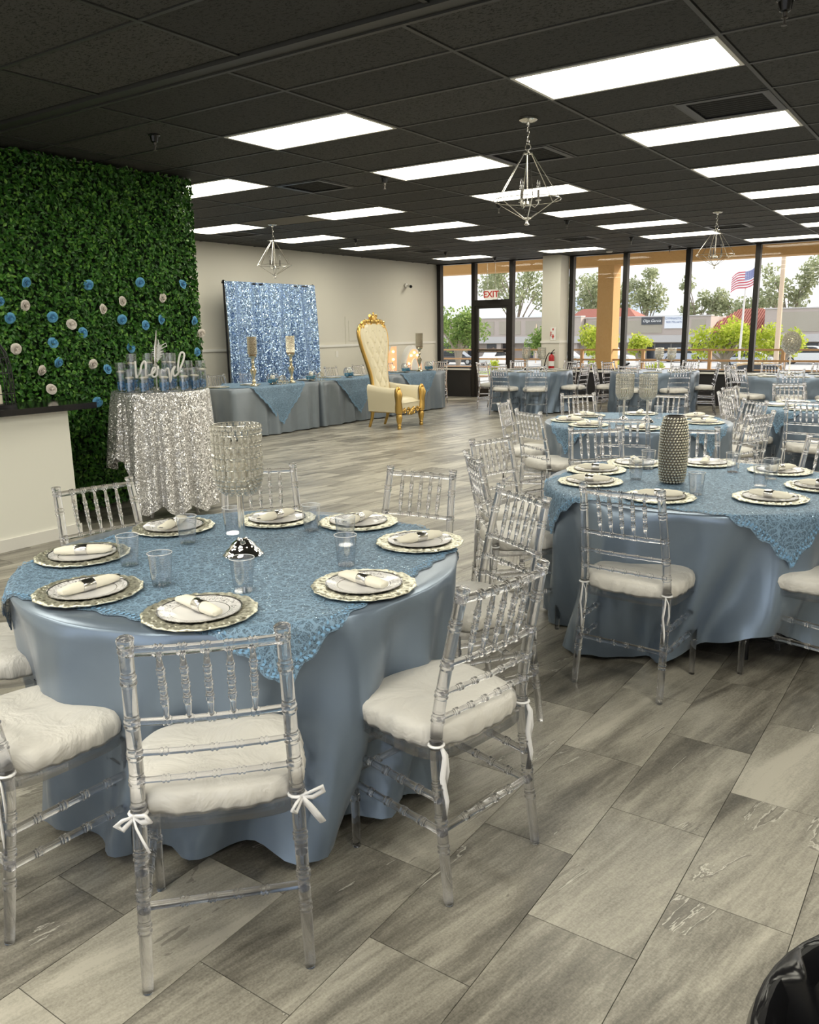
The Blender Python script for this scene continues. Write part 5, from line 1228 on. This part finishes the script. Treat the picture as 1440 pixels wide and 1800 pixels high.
# marquee numerals standing behind the head table
def marquee(y,shape,label):
    r=empty('marquee_number',(-10.35,y,0),0,label,'marquee light'); hz=1.22; d=.12
    def ol(k): 
        if shape=='1': return [(-.16*k,.0+.03*(1-k)),(.16*k,.03*(1-k)),(.16*k,hz-.03*(1-k)),(-.05*k,hz-.03*(1-k)),(-.2*k,hz-.2),(-.2*k,hz-.35),(-.16*k,hz-.33)]
        return [(.36*k*math.cos(t),hz/2+hz/2*(1-(1-k)*.9)*math.sin(t)) for t in np.linspace(0,2*PI,33)[:-1]]
    MB().prism(ol(1),0,d,'x').obj('body',M['white_gloss'],r,angle=30)
    MB().prism(ol(.86),d,d+.006,'x').obj('lit_face',M['peach'],r,angle=30)
    if shape=='0': MB().prism([(.14*math.cos(t),hz/2+.34*math.sin(t)) for t in np.linspace(0,2*PI,25)[:-1]],d+.006,d+.03,'x').obj('inner_island',M['white_gloss'],r,angle=30)
    bl=MB().ball((0,0,0),.022,8,6).mesh('bulb',M['bulb_glow'])
    pts=[(0,z) for z in np.arange(.15,1.15,.16)] if shape=='1' else [(.24*math.cos(t),hz/2+.46*math.sin(t)) for t in np.linspace(0,2*PI,13)[:-1]]
    for a,b in pts: put('bulb',bl,r,(d+.02,a,b))
marquee(14.22,'1','light-up marquee numeral with warm bulbs, left one behind the throne'); marquee(15.0,'0','round light-up marquee numeral with warm bulbs by the window')
# ================================================================== throne
th=empty('throne_chair',(-7.95,11.02,0),math.radians(5-90),'tall cream tufted throne chair with carved gold frame','throne')
SHM=M['leather_cream']; GD=M['gold']
def bw(v): # half width of the back
    if v<.2: return .235-.01*math.sin(v/.2*PI/2)
    if v<.88: t=(v-.2)/.68; return .225+.185*(t*t*(3-2*t))
    t=(v-.88)/.12; return .41-.085*t*t
def bk(u,v): # u -1..1
    z=.50+1.13*v+(.07*math.cos(u*PI/2)*max(0,(v-.85)/.15)); return bw(v)*u, -.22-.17*v, z
def front(uu,v):
    u=uu*2-1; x,y,z=bk(u,v); e=max(0,1-abs(u)**4)*max(0,1-(2*v-1)**8)
    a=u*bw(v)/.095; b=v*7.2; t=abs(math.sin(PI*(a+b)/2)*math.sin(PI*(a-b)/2)); 
    tuft=(.030*(t**.45) if abs(u)<.82 else .03)
    return (x,y+.045+.03*e+tuft*e,z)
m=MB().grid(45,81,front); o=m.obj('tufted_back',SHM,th,angle=180)
MB().grid(13,31,lambda uu,v:(lambda p:(p[0]*1.0,p[1]-.03,p[2]))(bk(1-2*uu,v))).obj('back_panel',SHM,th,angle=180)
sidep=[bk(-1,v) for v in np.linspace(0,1,26)]+[bk(u,1) for u in np.linspace(-1,1,15)[1:-1]]+[bk(1,v) for v in np.linspace(1,0,26)]
MB().tube([(p[0]*1.03,p[1]+.02,p[2]) for p in sidep],.030,10).obj('back_frame',GD,th)
bt=MB()
for i in range(2,14):
    for j in range(-3,4):
        if (i+j)%2: continue
        v=i/14.4*2/2.0; x=j*.095
        if abs(x)>bw(v)*.78: continue
        p=front((x/bw(v)+1)/2,v); bt.ball((p[0],p[1]+.004,p[2]),.009,6,4)
bt.obj('buttons',SHM,th)
cr=MB()
def scroll(m,c,r,turns,dirn,th0,rad,ax='xz'):
    pts=[]
    for k in range(22):
        t=k/21; a=th0+dirn*turns*2*PI*t; rr=r*(1-.8*t); pts.append((c[0]+rr*math.cos(a),c[1],c[2]+rr*math.sin(a)))
    m.tube(pts,[rad*(1-.5*k/21) for k in range(22)],6)
yt=bk(0,1)[1]+.05
for s_ in (-1,1):
    scroll(cr,(s_*.10,yt,1.70),.085,1.1,s_,PI/2,.026); scroll(cr,(s_*.23,yt,1.665),.07,1.1,-s_,-PI/2,.024); scroll(cr,(s_*.34,yt,1.62),.055,1.1,s_,PI/2,.02); cr.ball((s_*.26,yt,1.69),.035,8,6,(1.4,.5,.8)); scroll(cr,(s_*.05,yt,1.765),.05,1.0,-s_,0 if s_>0 else PI,.016)
    cr.ball((s_*.15,yt+.01,1.70),.04,8,6,(1.2,.5,.8)); cr.ball((s_*.30,yt,1.60),.045,8,6,(.8,.5,1.3)); cr.ball((s_*.06,yt+.02,1.69),.035,8,6,(1,.6,1))
cr.ball((0,yt+.01,1.72),.055,8,8,(.9,.5,1.4)); cr.ball((0,yt+.01,1.80),.03,8,6,(.8,.5,1.4)); cr.obj('carved_crest',GD,th)
# seat, arms
def seatf(u,v): x=-.30+.6*u; y=-.22+.56*v; e=(1-(2*u-1)**6)*(1-(2*v-1)**6); return (x*(.9+.1*v),y,.405+.075*e)
MB().grid(21,21,seatf).obj('seat_cushion',SHM,th,angle=180)
MB().prism([(-.30,-.24),(.30,-.24),(.34,.33),(-.34,.33)],.27,.42,'z').obj('seat_box',SHM,th,smooth=False)
for s_ in (-1,1):
    m=MB(); prof=[(.30,.27),(.40,.27),(.42,.45),(.445,.56),(.43,.63),(.385,.655),(.33,.63),(.31,.56),(.30,.45)]
    n=len(prof); V=[]
    for k,y in enumerate(np.linspace(-.26,.30,9)):
        f=.82+.18*k/8; V+=[(s_*p[0]*f,y,p[1]-.01*math.sin(k)*0+(.05*(1-k/8)**2 if p[1]>.5 else 0)) for p in prof]
    m.add(V,[(i*n+j,i*n+(j+1)%n,(i+1)*n+(j+1)%n,(i+1)*n+j) for i in range(8) for j in range(n)]+[tuple(range(n)),tuple(8*n+j for j in range(n))]); m.obj('armrest',SHM,th,angle=60)
    # carved front post and leg
    p=MB(); p.tube([(s_*.385,.33,.62),(s_*.39,.345,.55),(s_*.385,.34,.45),(s_*.375,.335,.36),(s_*.365,.335,.27)],[.05,.066,.05,.06,.062],10)
    p.tube([(s_*.385+.048*math.cos(t),.335,.60+.06*math.sin(t)) for t in np.linspace(0,2*PI,17)[:-1]],.022,8,closed=True); p.ball((s_*.385,.35,.60),.03,8,6)
    p.tube([(s_*.385+.03*math.cos(t),.36,.48+.035*math.sin(t)) for t in np.linspace(0,2*PI,13)[:-1]],.014,6,closed=True); p.ball((s_*.37,.355,.38),.04,8,6,(.8,.6,1.2)); p.ball((s_*.375,.36,.53),.026,8,6); p.obj('carved_arm_post',GD,th)
    MB().lathe([(.02,0),(.03,.0),(.034,.03),(.026,.05),(.036,.07),(.03,.085),(.045,.14),(.052,.20),(.04,.235),(.055,.25),(.055,.28)],12,(s_*.362,.335,0)).obj('front_leg',GD,th)
    MB().tube([(s_*.24,-.30,0),(s_*.245,-.25,.14),(s_*.25,-.22,.29)],[.022,.026,.034],8,squash=.8).obj('rear_leg',GD,th)
    q=MB(); scroll(q,(s_*.255,-.19,.56),.045,1.0,s_,0,.014); q.obj('back_scroll',GD,th)
ap_=MB().box(-.34,.34,.315,.35,.27,.30)
for s_ in (-1,1): scroll(ap_,(s_*.09,.35,.26),.06,1.1,s_,PI/2,.018); scroll(ap_,(s_*.20,.35,.275),.045,1.0,-s_,PI/2,.015); ap_.ball((s_*.28,.35,.285),.03,8,6,(1.4,.5,.8))
ap_.ball((0,.355,.25),.05,8,6,(1,.5,1)); ap_.obj('carved_apron',GD,th); MB().box(-.325,-.295,-.24,.32,.255,.285).box(.295,.325,-.24,.32,.255,.285).box(-.3,.3,-.25,-.22,.255,.285).obj('gold_rail',GD,th,smooth=False)
# ================================================================== chandeliers
def chandelier(x,y,label):
    r=empty('chandelier',(x,y,CEIL),0,label,'chandelier','geometric pendant chandeliers')
    NK=M['nickel']
    MB().lathe([(0,.004),(.065,.004),(.065,-.008),(.05,-.018),(.014,-.024),(.012,-.04),(0,-.04)],20).obj('canopy',NK,r)
    c=MB()
    for k in range(4):
        z=-.055-k*.032; pts=[(.009*math.cos(t),0,z+.020*math.sin(t)) if k%2 else (0,.009*math.cos(t),z+.020*math.sin(t)) for t in np.linspace(0,2*PI,13)[:-1]]; c.tube(pts,.0028,5,closed=True)
    c.tube([(.022*math.cos(t),0,-.188+.022*math.sin(t)) for t in np.linspace(0,2*PI,17)[:-1]],.003,6,closed=True); c.obj('chain',NK,r)
    MB().lathe([(0,-.205),(.01,-.205),(.012,-.222),(.035,-.225),(.036,-.233),(.012,-.236),(0,-.24)],16).obj('top_hub',NK,r); MB().bar((0,0,-.23),(0,0,-.56),.0045,8).obj('stem',NK,r)
    R=.243; zr=-.545; zb=-.675
    for k in range(6):
        a=2*PI*k/6+.1; MB().tube([(.033*math.cos(a),.033*math.sin(a),-.23),(R*math.cos(a),R*math.sin(a),zr),(.022*math.cos(a),.022*math.sin(a),zb)],.004,6).obj('rib',NK,r)
    MB().tube([(R*math.cos(t),R*math.sin(t),zr) for t in np.linspace(0,2*PI,37)[:-1]],.0035,6,closed=True).obj('ring',NK,r)
    MB().lathe([(0,-.665),(.03,-.668),(.03,-.676),(.01,-.684),(.008,-.695),(.018,-.715),(.012,-.72),(0,-.72)],14).obj('finial',NK,r)
    MB().lathe([(0,-.555),(.03,-.557),(.034,-.575),(.02,-.585),(0,-.586)],14).obj('lamp_hub',NK,r)
    for k in range(3):
        a=2*PI*k/3+.5; ca,sa=math.cos(a),math.sin(a); l=empty_child('lamp',r,(0,0,0))
        MB().tube([(.02*ca,.02*sa,-.575),(.055*ca,.055*sa,-.595),(.08*ca,.08*sa,-.57),(.08*ca,.08*sa,-.55)],.005,6).obj('arm',NK,l)
        MB().lathe([(.0,-.552),(.020,-.552),(.022,-.546),(.010,-.543)],12,(.08*ca,.08*sa,0)).obj('drip_cup',NK,l); MB().lathe([(.009,-.545),(.009,-.48),(.008,-.478)],10,(.08*ca,.08*sa,0)).obj('candle_sleeve',M['candle_sleeve'],l)
        MB().lathe([(.007,-.478),(.009,-.468),(.0145,-.45),(.013,-.435),(.007,-.415),(.001,-.40)],12,(.08*ca,.08*sa,0)).obj('bulb',M['bulb_glass'],l)
def empty_child(name,parent,loc):
    m=bpy.data.meshes.new(name); m.from_pydata([],[],[]); o=bpy.data.objects.new(name,None); COL.objects.link(o); o.parent=parent; o.location=loc; bpy.data.meshes.remove(m); return o
chandelier(-2.87,5.697,'large nearest geometric wire chandelier with candle bulbs'); chandelier(-8.308,8.773,'geometric wire chandelier hanging left, in front of the cream wall'); chandelier(-3.117,11.695,'geometric wire chandelier hanging in front of the far windows')
# ================================================================== waste bin in the corner
tb=empty('waste_bin',(.165,.965,0),0,'black round waste bin with a liner bag in the lower right corner','bin')
MB().lathe([(0,.0),(.24,0),(.25,.02),(.295,.66),(.318,.665),(.322,.70),(.316,.722),(.300,.724),(.288,.70),(.245,.03),(0,.025)],56).obj('bin_body',M['black_plastic'],tb)
rng=random.Random(9)
def bag(u,v):
    a=2*PI*u; nz=.5*math.sin(11*a+4*v)+.35*math.sin(23*a-6*v)+.3*math.sin(5*a+9*v)
    if v<.25: t=v/.25; return ((.3175-.006*t+.004*nz*(1-t))*math.cos(a),(.3175-.006*t+.004*nz*(1-t))*math.sin(a),.66+.068*t)
    t=(v-.25)/.75; r_=.298-.10*t-.05*t*nz*.8-.02*nz; return (r_*math.cos(a),r_*math.sin(a),.728-.05*math.sin(t*PI)*0-.34*t**1.3+.03*nz*t*(1-t))
MB().grid(160,30,bag,wrap=True).obj('liner_bag',M['black_plastic'],tb,angle=180)
